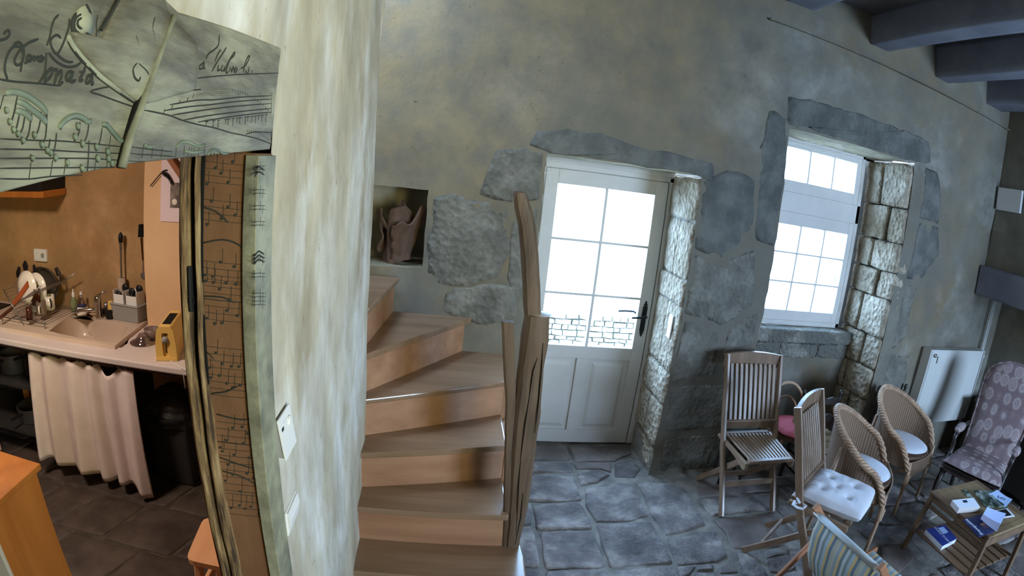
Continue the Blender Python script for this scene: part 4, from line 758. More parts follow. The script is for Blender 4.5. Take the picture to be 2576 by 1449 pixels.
# dish rack, V shaped wires
dr = thing('dish_rack', 'folding V-shaped wire dish rack on the drainer', 'dish rack', (0, 0, 0))
ya, yb_ = 2.58, 2.95
A0, A1, B0, B1 = P(60, 815, 'Y', ya), P(8, 728, 'Y', ya), P(32, 772, 'Y', ya), P(103, 720, 'Y', ya); dY = Vector((0, yb_ - ya, 0)); zc = .925
A0.z = zc
for a, b in ((A0, A1), (B0, B1)):
    for q in (Vector((0, 0, 0)), dY): MB().tube([a + q, b + q], .004, 6).build('side_wire', m_steel, dr, smooth=True)
    for i in range(8 if a is A0 else 5): f = .35 + .62 * i / 7; p_ = a + (b - a) * min(f, 1); MB().tube([p_, p_ + dY], .0022, 5).build('wire', m_steel, dr)
T0 = P(20, 808, 'Z', .955); T1 = P(150, 778, 'Z', .955)
tx0, tx1 = A0.x - .24, A0.x + .22
for y in (ya, yb_): MB().tube([(tx0, y, .955), (tx1, y, .955)], .0035, 6).build('tray_wire', m_steel, dr)
for i in range(15): x = tx0 + (tx1 - tx0) * i / 14; MB().tube([(x, ya, .955), (x, yb_, .955)], .0018, 5).build('tray_wire', m_steel, dr)
for x in (tx0 + .02, tx1 - .02):
    for y in (ya, yb_): MB().tube([(x, y, .955), (x, y, .9225)], .0035, 6).build('foot', m_steel, dr)
def plate(px, py, y, r, label, tilt, m=m_china, rz=.9):
    t = thing('dinner_plate', label, 'plate', tuple(P(px, py, 'Y', y)), rz, 'plates in the dish rack')
    MB().lathe([(.001, 0), (r * .6, 0), (r * .7, .006), (r, .018), (r, .021), (r * .68, .010), (.001, .005)], n=32, ax='Y', mx=Matrix.Rotation(tilt, 3, 'X')).build('plate', m, t, smooth=True)
plate(62, 724, 2.72, .108, 'white plate leaning nearest in the dish rack beside the cutting board', -.15, rz=-.08)
plate(87, 728, 2.80, .108, 'white plate leaning second in the rack with a dark rimmed dish before it', -.1, rz=-.08)
plate(80, 742, 2.72, .072, 'small dark glazed dish leaning in front of the second white plate', -.1, m_brw, -.08)
cb = thing('cutting_board', 'narrow reddish wooden board leaning across the plates in the rack', 'cutting board', (0, 0, 0))
q = [P(x, y, 'Y', 2.60) for x, y in ((70, 706), (73, 722), (38, 772), (30, 764))]
MB().prism([(p.x, p.z) for p in q], 2.592, 2.604, lambda u, v, h: Vector((u, h, v))).build('board', wood('red_board', (150, 74, 40), (176, 92, 52), 'Z', .6), cb, bevel=.003)
cb2 = thing('wooden_knife_handle', 'dark wooden handled tool lying at the end of the dish rack', 'utensil', (0, 0, 0)); MB().bar(P(0, 800, 'Z', .975), P(34, 772, 'Z', 1.0), .02, .02).build('handle', wood('dark_handle', (70, 36, 24), (96, 54, 36)), cb2, bevel=.003)
pn = thing('frying_pan', 'dark grey pan propped behind the plates with its looped handle up', 'pan', tuple(P(120, 708, 'Y', 2.97)), 0)
MB().lathe([(.001, 0), (.10, .0), (.125, -.035), (.128, -.035), (.103, .004), (.001, .006)], n=28, ax='Y', mx=Matrix.Rotation(.25, 3, 'X')).build('pan', mat('grey_nonstick', (84, 76, 70), rough=.5, bump=0), pn, smooth=True)
MB().tube([(.09, -.02, -.02), (.15, -.02, .02), (.145, -.02, .075), (.12, -.02, .105), (.105, -.02, .10), (.125, -.02, .05)], .0085, 8).build('handle', m_dkg, pn, smooth=True)
for i, (x, y, dx, lb) in enumerate(((46, 685, -.06, 'black spatula blade sticking up at the back of the dish rack'), (64, 672, -.01, 'wide black slotted spoon standing behind the plates'), (88, 682, .02, 'black spoon tip rising behind the second plate'))):
    t = thing('cooking_spatula', lb, 'utensil', tuple(P(x, y, 'Y', 2.9))); MB().tube([(-dx, 0, -.15), (0, 0, -.02)], .005, 6).build('handle', m_blackp, t); MB().lathe([(.001, -.045), (.022, -.02), (.032 if i == 1 else .02, .01), (.014, .04), (.001, .045)], n=12, mx=Matrix.Rotation(-dx * 8, 3, 'Y') @ Matrix.Diagonal((1, .2, 1))).build('head', m_blackp, t, smooth=True)
def mug(px, py, m, hm, label, r=.036, h=.088, hd=(1, 0)):
    t = thing('mug', label, 'mug', tuple(P(px, py, 'Z', .958)), 0, 'mugs on the drying rack')
    MB().lathe([(r * .9, 0), (r, .01), (r, h), (r * .9, h), (r * .85, .01), (.001, .008)], n=24).build('cup', m, t, smooth=True)
    a = Vector((hd[0], hd[1], 0)).normalized(); MB().tube([a * r * .9 + Vector((0, 0, h * .82)), a * (r + .025) + Vector((0, 0, h * .75)), a * (r + .028) + Vector((0, 0, h * .35)), a * r * .9 + Vector((0, 0, h * .2))], .006, 8).build('handle', hm, t, smooth=True)
mug(126, 778, m_china, m_blackp, 'white mug with a curly black handle on the end of the rack', .040, .095, (.8, -.6))
mug(106, 792, mat('taupe_glaze', (120, 104, 92), rough=.3, bump=0), m_china, 'taupe mug with a broad cream handle facing the room', .036, .088, (.45, -.9))
t = thing('tumbler', 'small dark amber glass turned upside down on the drying rack', 'glass', tuple(P(75, 803, 'Z', .958))); MB().lathe([(.026, 0), (.020, .075), (.001, .078)], n=18).build('glass', m_brw, t, smooth=True)
t = thing('storage_jar', 'tall dull grey jar standing between the amber glass and the mugs', 'jar', tuple(P(90, 783, 'Z', .958))); MB().lathe([(.03, 0), (.032, .01), (.032, .09), (.025, .10), (.001, .10)], n=18).build('jar', m_greyp, t, smooth=True)
# glass juicer, toaster
gl = thing('glass_cover', 'clear glass dish cover with knob beside the yellow toaster', 'glass dish', tuple(P(362, 861, 'Z', .9)))
MB().lathe([(.085, 0), (.087, .004), (.05, .014), (.045, .03), (.03, .05), (.010, .055), (.001, .055)], n=28).build('dome', m_clear, gl, smooth=True)
g2 = thing('glass_jug_lid', 'crumpled grey clear glass bowl behind the dish cover', 'glass dish', tuple(P(384, 855, 'Z', .9))); MB().lathe([(.03, 0), (.045, .03), (.05, .07), (.046, .07), (.04, .03), (.001, .006)], n=20).build('bowl', mat('smoky_glass', (120, 104, 98), rough=.2, bump=.3, bscale=40), g2, smooth=True)
a, b = P(394, 907, 'Z', .902), P(446, 908, 'Z', .902); rz = math.atan2(b.y - a.y, b.x - a.x); wd = (b - a).length
to = thing('toaster', 'yellow plastic long-slot toaster with round grey lever', 'toaster', tuple((a + b) / 2), rz)
hw = wd / 2
def tprof(s): return [(-hw * s, 0), (-hw * s, .01), (-hw * .98 * s, .09), (-hw * .80 * s, .165), (-hw * .55 * s, .185), (hw * .55 * s, .185), (hw * .80 * s, .165), (hw * .98 * s, .09), (hw * s, .01), (hw * s, 0)]
MB().prism(tprof(1), .012, .30, lambda u, v, h: Vector((u, h, v))).build('body', m_yel, to, bevel=.008)
fo = tprof(1.0); ih = [(.018 * math.cos(t), .038 + .018 * math.sin(t)) for t in [PI + i * PI / 8 for i in range(9)]] + [(.018, .15), (-.018, .15)]
mbt = MB(); n1, n2 = len(fo), len(ih); tri = geometry.tessellate_polygon([[Vector((x, z, 0)) for x, z in fo], [Vector((x, z, 0)) for x, z in ih]]); mbt.v = [(x, 0, z) for x, z in fo + ih] + [(x, .014, z) for x, z in fo + ih]; NN = n1 + n2
mbt.f = [tuple(t) for t in tri] + [tuple(i + NN for i in t) for t in tri] + [(i, (i + 1) % n1, NN + (i + 1) % n1, NN + i) for i in range(n1)] + [(n1 + i, n1 + (i + 1) % n2, NN + n1 + (i + 1) % n2, NN + n1 + i) for i in range(n2)]
mbt.build('front_cover', m_yel, to)
MB().prism([(-hw * 1.06, 0), (hw * 1.06, 0), (hw * .98, .018), (-hw * .98, .018)], -.004, .06, lambda u, v, h: Vector((u, h, v))).build('foot_plate', m_yel, to, bevel=.002)
MB().box(-.002, .002, .008, .013, .04, .155).build('slot', m_black, to); MB().lathe([(.017, 0), (.019, -.008), (.016, -.016), (.001, -.018)], (0, .006, .115), 18, 'Y').build('lever', m_greyp, to, smooth=True)
MB().box(-.020, .022, .05, .24, .183, .187).build('bread_slot', m_black, to); MB().box(-.024, .026, .045, .245, .1835, .1855).build('slot_rim', m_dkg, to)
pc = tag(MB().tube([P(430, 908, 'Z', .906), P(445, 918, 'Z', .906), P(462, 928, 'Z', .907), P(474, 936, 'Z', .906)] + [Vector((-1.30, 2.355, .88)), Vector((-1.30, 2.358, .8))], .003, 6).build('power_cord', m_whitep, smooth=True), 'thin white toaster cord running over the worktop edge', 'cord')
# curtain, rod, rings
rod = thing('curtain_rod', 'dark curtain rod under the worktop edge', 'rod', (0, 0, 0)); MB().tube([(-3.2, 2.405, .845), (-1.28, 2.405, .845)], .009, 8).build('rod', mat('plum_metal', (70, 52, 56), rough=.5, bump=0), rod, smooth=True)
cu = thing('sink_curtain', 'white cotton curtain hanging in folds below the sink', 'curtain', (0, 0, 0))
ringx = [-2.45, -2.30, -2.17, -2.05, -1.93, -1.75, -1.735, -1.70]
def cfn(u, v):
    xt = -2.49 + .83 * u; xb = -2.56 + .90 * u; x = xt + (xb - xt) * v
    d = min(abs(xt - r_) for r_ in ringx); top = .835 - (min(.018, d * .30) if u < .64 or u > .9 else min(.06, d * .75)) ; bot = .115 - .05 * u + .012 * math.sin(u * 17)
    if u > .9: bot -= .03
    fold = (.012 + .02 * v) * math.sin(u * 34 + 1.2 * math.sin(u * 9)) + .018 * v * math.sin(u * 15 + v)
    return Vector((x + .006 * math.sin(u * 50) * v, 2.415 - fold - .02 * v, top + (bot - top) * v))
MB().grid(cfn, 140, 24).build('cloth', m_curt, cu, smooth=True, solid=.002)
for x in ringx: MB().tube([(x, 2.405 + .014 * math.cos(t), .842 + .016 * math.sin(t)) for t in [i * PI / 5 for i in range(11)]], .0018, 5, cap=False).build('ring', m_chrome, cu)
bn = thing('kitchen_bin', 'dark grey pedal bin with black bin bag under the worktop', 'bin', (-1.60, 2.72, 0))
MB().prism([(-.14, -.13), (.14, -.13), (.15, .13), (-.15, .13)], 0, .50, lambda u, v, h: Vector((u * (.88 + .28 * h), v * (.88 + .28 * h), h))).build('body', m_dkg, bn, bevel=.02)
def bagf(u, v):
    a = 2 * PI * u; r = .19 * math.sin(PI * (.5 + .5 * v)) ** .6 * (1 + .12 * nz(math.cos(a) * 2, math.sin(a) * 2, v * 4, 1.5)); return Vector((r * math.cos(a), r * .85 * math.sin(a), .42 + .22 * v + .02 * nz(math.cos(a) * 4, math.sin(a) * 4, v * 5)))
MB().grid(bagf, 40, 12).build('bin_bag', m_blackbag, bn, smooth=True); MB().lathe([(.17, .45), (.185, .46), (.185, .475), (.17, .48)], n=30).build('lid_rim', m_blackp, bn)
# under-counter support, shelf and pots on the left
us = thing('under_counter_shelf', 'rough shelf with timber uprights in the dark under the worktop', 'shelf', (0, 0, 0))
for x, y in ((-3.12, 2.46), (-3.12, 2.95), (-2.60, 2.95)): MB().box(x - .035, x + .035, y - .03, y + .03, 0, .86).build('upright', m_pine, us, bevel=.003)
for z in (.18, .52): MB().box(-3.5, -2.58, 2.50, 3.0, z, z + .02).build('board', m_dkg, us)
MB().box(-3.6, -1.28, 3.01, 3.03, 0, .85).build('shade_board', m_dkg, us)  # dark sheet added so the space under the worktop reads as shade
for i, (x, z, r, h_, lb) in enumerate(((-2.95, .54, .11, .13, 'dull steel saucepan on the upper shelf under the worktop'), (-2.85, .20, .12, .10, 'shallow dark pan on the low shelf under the worktop'), (-2.72, .54, .09, .20, 'tall dark stock pot behind the curtain edge'))):
    t = thing('saucepan', lb, 'saucepan', (x, 2.70, z)); MB().lathe([(r * .95, 0), (r, .01), (r, h_), (r * 1.03, h_ + .004), (r * .95, h_), (r * .93, .01), (.001, .01)], n=24).build('pan', m_steel if i < 2 else m_dkg, t, smooth=True); MB().tube([(0, -r, h_ * .8), (0, -r - .12, h_ * .9)], .009, 8).build('handle', m_blackp, t)
hb = thing('gas_hob', 'dark gas hob at the far end of the worktop past the dish rack', 'hob', (-3.40, 2.70, .9)); MB().box(-.25, .25, -.24, .24, 0, .02).build('plate', m_blackp, hb, bevel=.005)
for x in (-.1, .12):
    for y in (-.12, .12): MB().lathe([(.045, .02), (.045, .03), (.02, .035)], (x, y, 0), 16).build('burner', m_dkg, hb); MB().box(x - .09, x + .09, y - .004, y + .004, .035, .045).build('grate', m_iron, hb)
sh = thing('kitchen_wall_shelf', 'orange wooden wall shelf with black top edge above the hob', 'shelf', (0, 0, 0))
q = P(108, 476, 'Y', 2.80); MB().box(-4.2, q.x, 2.80, 3.05, q.z - .055, q.z - .012).build('board', m_oran, sh, bevel=.003); MB().box(-4.2, q.x - .01, 2.79, 3.05, q.z - .012, q.z + .075).build('top_edge', m_blackp, sh, bevel=.003)
# calendar with photo and twig on the pilaster
ca = thing('wall_calendar', 'white paper calendar sheet with a grey photograph pinned to the pilaster', 'calendar', (0, 0, 0))
a, b = P(407, 425, 'Y', 2.912), P(470, 560, 'Y', 2.912); MB().box(a.x, b.x, 2.908, 2.914, b.z, 1.98).build('sheet', mat('mauve_white_paper', (232, 214, 222), rough=.9, bump=0), ca)
c = P(430, 459, 'Y', 2.91); d = P(470, 524, 'Y', 2.91); ph = MB().box(c.x, d.x, 2.906, 2.909, d.z, c.z).build('photograph', mat('grey_photo', (92, 84, 80), (150, 140, 134), .6, 14, bump=0), ca)
q = P(439, 508, 'Y', 2.905); MB().lathe([(.018, 0), (.012, -.003), (.001, -.004)], tuple(q), 16, 'Y').build('photo_bowl', m_china, ph)
tw = thing('dried_twig', 'dried twig with small leaves tucked over the calendar', 'twig', (0, 0, 0))
tp = [P(x, y, 'Y', 2.90) for x, y in ((378, 468), (396, 446), (410, 430), (420, 427))]; MB().tube(tp, .003, 6).build('stem', m_black, tw)
for i in range(14):
    q = P(412 + i * 1.6, 428 + (i * i) * .14, 'Y', 2.897); s_ = 1 if i % 2 else -1; MB().add([q, q + Vector((.010 * s_, 0, -.02)), q + Vector((.004 * s_, -.002, -.038)), q + Vector((-.002 * s_, 0, -.018))], [(0, 1, 2, 3)]).build('leaf', m_black, tw)
bc = thing('timber_brace', 'short diagonal wooden brace at the top of the kitchen opening', 'brace', (0, 0, 0)); MB().bar(P(420, 380, 'Y', 2.2), P(470, 455, 'Y', 2.2), .03, .05, (0, 1, 0)).build('brace', wood('brace_wood', (130, 76, 44), (160, 100, 62), 'Z'), bc)
# orange cabinet and child's stool
kc = thing('pine_cabinet', 'orange varnished wooden cabinet with overhanging top in the kitchen foreground', 'cabinet', (0, 0, 0))
MB().box(-2.5, -1.475, 1.03, 1.335, 0, .872).build('body', m_oran, kc, bevel=.004); MB().box(-2.52, -1.455, 1.02, 1.352, .872, .898).build('top', m_oran, kc, bevel=.006); MB().box(-2.5, -1.472, 1.012, 1.03, .0, .87).build('front_panel', mat('pale_painted_panel', (196, 186, 164), rough=.6, bump=0), kc, bevel=.002)
MB().box(-2.0, -1.99, 1.335, 1.338, .02, .86).build('back_joint', m_dkg, kc)
kb = thing('wooden_bread_box', 'round-topped brown bread box on the orange cabinet', 'box', (-1.70, 1.17, .898))
MB().prism([(-.10, 0), (.085, 0), (.08, .035), (.04, .06), (-.04, .065), (-.10, .05)], -.10, .10, lambda u, v, h: Vector((u, h, v))).build('box', wood('walnut_brown', (150, 96, 50), (170, 112, 62), 'X'), kb, bevel=.006)
so = thing('wooden_stool', 'small pale pine stool with a hand hole, beside the split oak post', 'stool', (-.86, 1.66, 0))
def st_ring():
    o = [(-.145, .15), (.145, .15), (.125, -.145), (-.115, -.14)]; h_ = [(.035 + .028 * math.cos(t), .0 + .013 * math.sin(t)) for t in [i * PI / 8 for i in range(16)]]; return resample(o, .05, 0, 0, .14), h_
o_, h_ = st_ring(); ringslab([tuple(p) for p in o_], h_, .425, .45, m_pine, 'seat', so, .004)
for x in (-1, 1):
    for y in (-1, 1): MB().bar((x * .085, y * .09, .425), (x * .12, y * .13, 0), .035, .035, (0, 1, 0)).build('leg', m_pine, so, bevel=.003)
    MB().bar((x * .095, -.10, .25), (x * .095, .10, .25), .02, .04).build('stretcher', m_pine, so)
# ------------------------------------------------------------------ living room furniture
def folding_chair(label, loc, rz, group):
    t = thing('folding_chair', label, 'chair', loc, rz, group)
    def post(z): return -.12 + .545 * min(z, .45) + .34 * max(0, z - .45)          # y of the long post at height z
    for s in (-1, 1):
        pts = [Vector((s * (.205 + .012 * z), post(z), z)) for z in (0, .2, .4, .6, .8, .98)]; mb = MB()
        for a, b in zip(pts, pts[1:]): mb.bar(a, b + (b - a) * .03, .024, .045, (0, 1, 0))
        mb.build('back_post', m_teak, t, bevel=.002)
        MB().bar((s * .178, -.10, .41), (s * .178, .36, 0), .022, .042, (0, 1, 0)).build('leg', m_teak, t, bevel=.002)
        MB().prism([(-.188, .405), (-.183, .44), (.19, .464), (.20, .44), (.0, .42), (-.12, .395), (-.17, .385)], 0, .022, lambda u, v, h, s=s: Vector((s * (.172 + h + (.02 if u > .1 else 0)), u, v))).build('seat_rail', m_teakX, t, bevel=.003)
    mb = MB()                                                              # curved crest rail
    for i in range(8):
        x0, x1 = -.23 + .46 * i / 8, -.23 + .46 * (i + 1) / 8; f = lambda x: .02 * (1 - (x / .23) ** 2)
        mb.add([Vector((x, post(.97) + f(x) + d, z)) for x in (x0, x1) for d in (-.011, .011) for z in (.90, .985 + f(x) * .8)], [(0, 1, 3, 2), (4, 6, 7, 5), (0, 4, 5, 1), (2, 3, 7, 6), (1, 5, 7, 3), (0, 2, 6, 4)])
    mb.build('top_rail', m_teak, t)
    MB().bar((-.205, post(.55), .545), (.205, post(.55), .545), .07, .02, (0, 1, .35)).build('lower_rail', m_teak, t, bevel=.003)
    for i in range(10):
        x = -.168 + .0373 * i; MB().bar((x, post(.56) , .57), (x * 1.03, post(.93) + .012, .92), .024, .017, (0, 1, 0)).build('back_slat', m_teak, t)
    for i in range(12):
        x = -.155 + .0282 * i; MB().bar((x * .93, -.155, .447), (x * 1.04, .165, .466), .016, .012).build('seat_slat', m_teakX, t)
    MB().bar((-.172, -.172, .445), (.172, -.172, .445), .04, .024).build('seat_front_rail', m_teak, t, bevel=.006); MB().bar((-.18, .18, .466), (.18, .18, .466), .035, .022).build('seat_back_rail', m_teak, t, bevel=.003)
    MB().bar((-.195, post(.19), .19), (.195, post(.19), .19), .02, .04, (0, 0, 1)).build('stretcher', m_teak, t); MB().bar((-.17, .27, .09), (.17, .27, .09), .02, .035).build('stretcher', m_teak, t)
    return t
fc1 = folding_chair('slatted folding chair standing empty before the window wall', (2.05, 2.69, 0), 0, 'slatted folding chairs')
fc2 = folding_chair('slatted folding chair with white tufted cushion, seen from behind', (2.18, 2.02, 0), 0.62, 'slatted folding chairs')
def tuft(w, d, h, dim, m, t, name, nu=36, rz=0):
    def fn(u, v, s=1):
        x, y = 2 * u - 1, 2 * v - 1; e = (1 - abs(x) ** 5) * (1 - abs(y) ** 5); z = h * .5 * max(0, e) ** .35
        for a, b in dim: z -= h * .36 * math.exp(-((x - a) ** 2 + (y - b) ** 2) / .022) * (1 if s > 0 else .3)
        z += .006 * nz(x * 3, y * 3, 1) * max(0, e) + .002 * math.sin(14 * math.atan2(y, x)) * max(0, e)
        k = 1 - .05 * (abs(x * y)); return Vector((x * w / 2 * k, y * d / 2 * k, s * z + h * .5))
    n = nu; mb = MB(); mb.grid(fn, n, n); mb.grid(lambda u, v: fn(u, v, -1) if 0 < u < 1 and 0 < v < 1 else fn(u, v), n, n, True); return mb.build(name, m, t, smooth=True)
cs = thing('seat_cushion', 'white tufted cotton cushion tied on the folding chair', 'cushion', (2.185, 1.975, .47), .62)
tuft(.40, .41, .10, [(-.4, .4), (.4, .4), (0, 0.05), (-.4, -.4), (.42, -.4)], m_cush, cs, 'pad')
for s in (-1, 1):
    MB().tube([(s * .16, .17, .03), (s * .20, .19, .03), (s * .225, .16, .02)], .008, 6, .4).build('tie', m_cush, cs); MB().tube([(s * .232, .13, .0), (s * .235, .16, -.005), (s * .232, .19, -.002), (s * .20, .195, 0), (s * .185, .16, 0), (s * .20, .125, 0), (s * .232, .13, 0)], .013, 6, .4).build('tie', m_cush, cs)
# wicker tub chairs
def weave_mat():
    m = bpy.data.materials.new('woven_cane'); m.use_nodes = True; nt = m.node_tree; N = nt.nodes; L = nt.links; b = N['Principled BSDF']; b.inputs['Roughness'].default_value = .55
    uv = N.new('ShaderNodeUVMap'); sp = N.new('ShaderNodeSeparateXYZ'); L.new(uv.outputs[0], sp.inputs[0])
    def mt(op, a, c=None, d=None):
        n = N.new('ShaderNodeMath'); n.operation = op
        for i, v in enumerate((a, c, d)):
            if v is None: continue
            if isinstance(v, (int, float)): n.inputs[i].default_value = v
            else: L.new(v, n.inputs[i])
        return n.outputs[0]
    cu_ = mt('MULTIPLY', sp.outputs[0], 2 * PI * 64); cv = mt('MULTIPLY', sp.outputs[1], 2 * PI * 60)
    rib = mt('POWER', mt('ABSOLUTE', mt('SINE', mt('MULTIPLY', cu_, .5))), .7); st_ = mt('ABSOLUTE', mt('SINE', mt('ADD', cv, mt('MULTIPLY', mt('ROUND', mt('DIVIDE', cu_, 2 * PI)), PI / 2))))
    h_ = mt('MULTIPLY', rib, mt('ADD', mt('MULTIPLY', st_, .6), .4))
    r = N.new('ShaderNodeValToRGB'); r.color_ramp.elements[0].color = lin((110, 84, 66)); r.color_ramp.elements[0].position = .10; r.color_ramp.elements[1].color = lin((192, 158, 128)); r.color_ramp.elements[1].position = .75
    L.new(h_, r.inputs[0]); L.new(r.outputs[0], b.inputs['Base Color']); bp = N.new('ShaderNodeBump'); bp.inputs['Strength'].default_value = .9; bp.inputs['Distance'].default_value = .006; L.new(h_, bp.inputs['Height']); L.new(bp.outputs[0], b.inputs['Normal'])
    return m
m_weave = weave_mat()
def wicker(label, loc, rz, group):
    t = thing('wicker_tub_chair', label, 'chair', loc, rz, group)
    TA = 2.35                                                              # half sweep of the tub, back at +Y
    def rim(a):                                                            # a in -1..1
        th = a * TA; s, c = math.sin(th), math.cos(th); e = abs(a); x = .30 * s * (1 + .25 * e * e) ; y = .25 * c + .02 if c > 0 else .02 + .34 * c
        z = .80 - .20 * min(1, e / .75) ** 1.6 - max(0, (e - .75) / .25) ** 1.6 * .22
        return Vector((x, y, z))
    def base(a): th = a * TA; s, c = math.sin(th), math.cos(th); e = abs(a); return Vector((.272 * s * (1 + .22 * e * e), (.22 * c if c > 0 else .32 * c) + .01, .37))
    MB().grid(lambda u, v: base(2 * u - 1) * (1 - v) + rim(2 * u - 1) * v + (rim(2 * u - 1) - base(2 * u - 1)).cross(Vector((0, 0, 1))) * 0 + Vector((0, 0, 0)), 72, 14).build('woven_shell', m_weave, t, smooth=True, solid=.008)
    n = 150; path = [rim(-1 + 2 * i / n) for i in range(n + 1)]
    for k in range(3):                                                     # braided rim
        pts = []
        for i, p in enumerate(path):
            d = (path[min(i + 1, n)] - path[max(i - 1, 0)]).normalized(); a = d.cross(Vector((0, 0, 1))).normalized(); u = a.cross(d); ph = 2 * PI * (i / 7.5 + k / 3); pts.append(p + a * .013 * math.cos(ph) + u * .013 * math.sin(ph))
        MB().tube(pts, .0115, 6).build('rim_strand', m_cane, t, smooth=True)
    MB().lathe([(.001, .385), (.24, .385), (.255, .395), (.255, .43), (.24, .44), (.001, .44)], n=32, mx=Matrix.Diagonal((1, 1.02, 1))).build('seat', m_weave, t, smooth=False)
    MB().grid(lambda u, v: Vector(((-.26 + .52 * u), -.225 - .04 * math.sin(PI * u), .44 - .15 * v + .03 * v * math.sin(PI * u))), 24, 4).build('front_apron', m_weave, t, smooth=True, solid=.01)
    for s in (-1, 1):
        MB().tube([(s * .268, -.215, .44), (s * .262, -.225, .36), (s * .255, -.235, .2), (s * .255, -.245, 0)], [.015, .016, .015, .014], 10).build('leg', m_cane, t, smooth=True)
        MB().tube([(s * .284, .165, .665), (s * .278, .18, .42), (s * .270, .20, 0)], [.013, .015, .014], 10).build('leg', m_cane, t, smooth=True)
        MB().tube([(s * .235, -.19, .36), (s * .225, -.10, .30), (s * .22, .04, .27), (s * .225, .16, .34)], .010, 8).build('brace', m_cane, t, smooth=True)
        MB().tube([(s * .2565 + .018 * math.cos(q), -.235 + .018 * math.sin(q), .26 + .0022 * q) for q in [i * .7 for i in range(60)]], .0045, 5).build('binding', m_cane, t, smooth=True)
    MB().tube([(-.235, -.235, .3), (-.12, -.2, .36), (0, -.18, .375), (.12, -.2, .36), (.235, -.235, .3)], .010, 8).build('brace', m_cane, t, smooth=True)
    return t
w1 = wicker('braided wicker tub chair beside the cushioned folding chair', (2.665, 2.32, 0), math.radians(46), 'wicker tub chairs')
w2 = wicker('braided wicker tub chair in front of the radiator', (3.38, 2.60, 0), math.radians(21), 'wicker tub chairs')
for i, (x, y, r, lb) in enumerate(((2.665, 2.32, 46, 'thin white seat pad in the wicker chair beside the folding chairs'), (3.38, 2.60, 21, 'thin white seat pad in the wicker chair by the radiator'))):
    c = thing('seat_pad', lb, 'cushion', (x, y, .441), math.radians(r), 'white pads on the wicker chairs')
    def pf(u, v, s=1): a = 2 * PI * u; e = math.sqrt(max(0, 1 - (1 - v) ** 4)); rr = .215 * (1 - v); return Vector((rr * math.cos(a), rr * math.sin(a) * 1.05 - .01, .022 + s * .022 * e + .003 * nz(rr * 10 * math.cos(a), rr * 10 * math.sin(a), 0)))
    mb = MB(); mb.grid(pf, 36, 10); mb.grid(lambda u, v: pf(u, v, -1), 36, 10, True); mb.build('pad', m_cush, c, smooth=True)
# low ladder-back chairs with rush seats
m_dkw = wood('dark_turned_wood', (34, 28, 26), (58, 48, 42), 'Z', .4, 5, .05, .5); m_rush = mat('rush_seat', (120, 104, 78), (168, 148, 112), .9, 4, (1, 14, 1), bump=.8, bscale=30)
def ladder(label, loc, rz):
    t = thing('ladder_back_chair', label, 'chair', loc, rz, 'low dark ladder-back chairs')
    for s in (-1, 1):
        MB().lathe([(.014, 0), (.017, .1), (.014, .2), (.018, .3), (.017, .40), (.016, .55), (.015, .66), (.011, .67), (.018, .69), (.012, .715), (.001, .72)], (s * .185, .17, 0), 10).build('back_post', m_dkw, t, smooth=True)
        MB().lathe([(.013, 0), (.019, .12), (.013, .2), (.019, .3), (.018, .38), (.001, .385)], (s * .2, -.17, 0), 10).build('leg', m_dkw, t, smooth=True)
        for z in (.12, .24): MB().tube([(s * .2, -.17, z), (s * .185, .17, z)], .009, 8).build('stretcher', m_dkw, t)
    for z in (.46, .60): MB().prism([(-.175, z), (.175, z), (.175, z + .05), (.11, z + .062), (.06, z + .05), (0, z + .068), (-.06, z + .05), (-.11, z + .062), (-.175, z + .05)], .163, .178, lambda u, v, h: Vector((u, h, v))).build('back_rail', m_dkw, t, bevel=.002)
    MB().tube([(-.2, -.17, .2), (.2, -.17, .2)], .009, 8).build('stretcher', m_dkw, t)
    for a in range(4): MB().add([Vector((0, 0, .372)), *[Matrix.Rotation(a * PI / 2, 3, 'Z') @ Vector((x, -.19, z)) for x, z in ((-.19, .385), (.19, .385))]], [(0, 1, 2)]).build('rush_panel', m_rush, t, solid=.03)
    return t
ladder('low dark ladder-back chair with rush seat behind the first wicker chair', (2.775, 2.84, 0), 0)
ladder('low dark ladder-back chair between the wicker chair and the radiator', (3.68, 2.93, 0), 0.05)
# cane hoop chair with pink cushion, dark stool
hc = thing('cane_hoop_chair', 'low cane hoop-backed chair against the window recess with a pink cushion on it', 'chair', (2.62, 3.10, -.06), 0)
MB().tube([(.21 * math.cos(a), .13 + .04 * math.sin(a), .44 + .30 * math.sin(a)) for a in [i * PI / 16 for i in range(17)]], .012, 8).build('hoop', m_cane, hc, smooth=True)
MB().tube([(.14 * math.cos(a), .12 + .04 * math.sin(a), .44 + .19 * math.sin(a)) for a in [i * PI / 16 for i in range(17)]], .009, 8).build('inner_hoop', m_cane, hc, smooth=True)
MB().lathe([(.001, .40), (.21, .40), (.22, .42), (.21, .435), (.001, .435)], n=24).build('seat', m_weave, hc)
for s in (-1, 1):
    for y in (-.14, .13): MB().tube([(s * .16, y, .41), (s * .18, y * 1.1, 0)], .014, 8).build('leg', m_cane, hc, smooth=True)
pk = thing('pink_cushion', 'round pink tufted cushion on the cane hoop chair', 'cushion', (2.61, 3.03, .376)); 
def pkf(u, v, s=1): a = 2 * PI * u; e = math.sqrt(max(0, 1 - (1 - v) ** 4)); rr = .20 * (1 - v) * (1 + .03 * math.cos(12 * a)); return Vector((rr * math.cos(a), rr * math.sin(a), .035 + s * .035 * e * (1 - .25 * math.cos(6 * a) ** 4 * (1 - v))))
mb = MB(); mb.grid(pkf, 48, 12); mb.grid(lambda u, v: pkf(u, v, -1), 48, 12, True); mb.build('pad', m_pink, pk, smooth=True)
ds = thing('dark_green_stool', 'dark green box stool behind the empty folding chair', 'stool', (2.10, 3.02, 0)); m_dg = mat('dark_green_cloth', (34, 50, 44), (42, 58, 50), .9, 6, bump=.1)
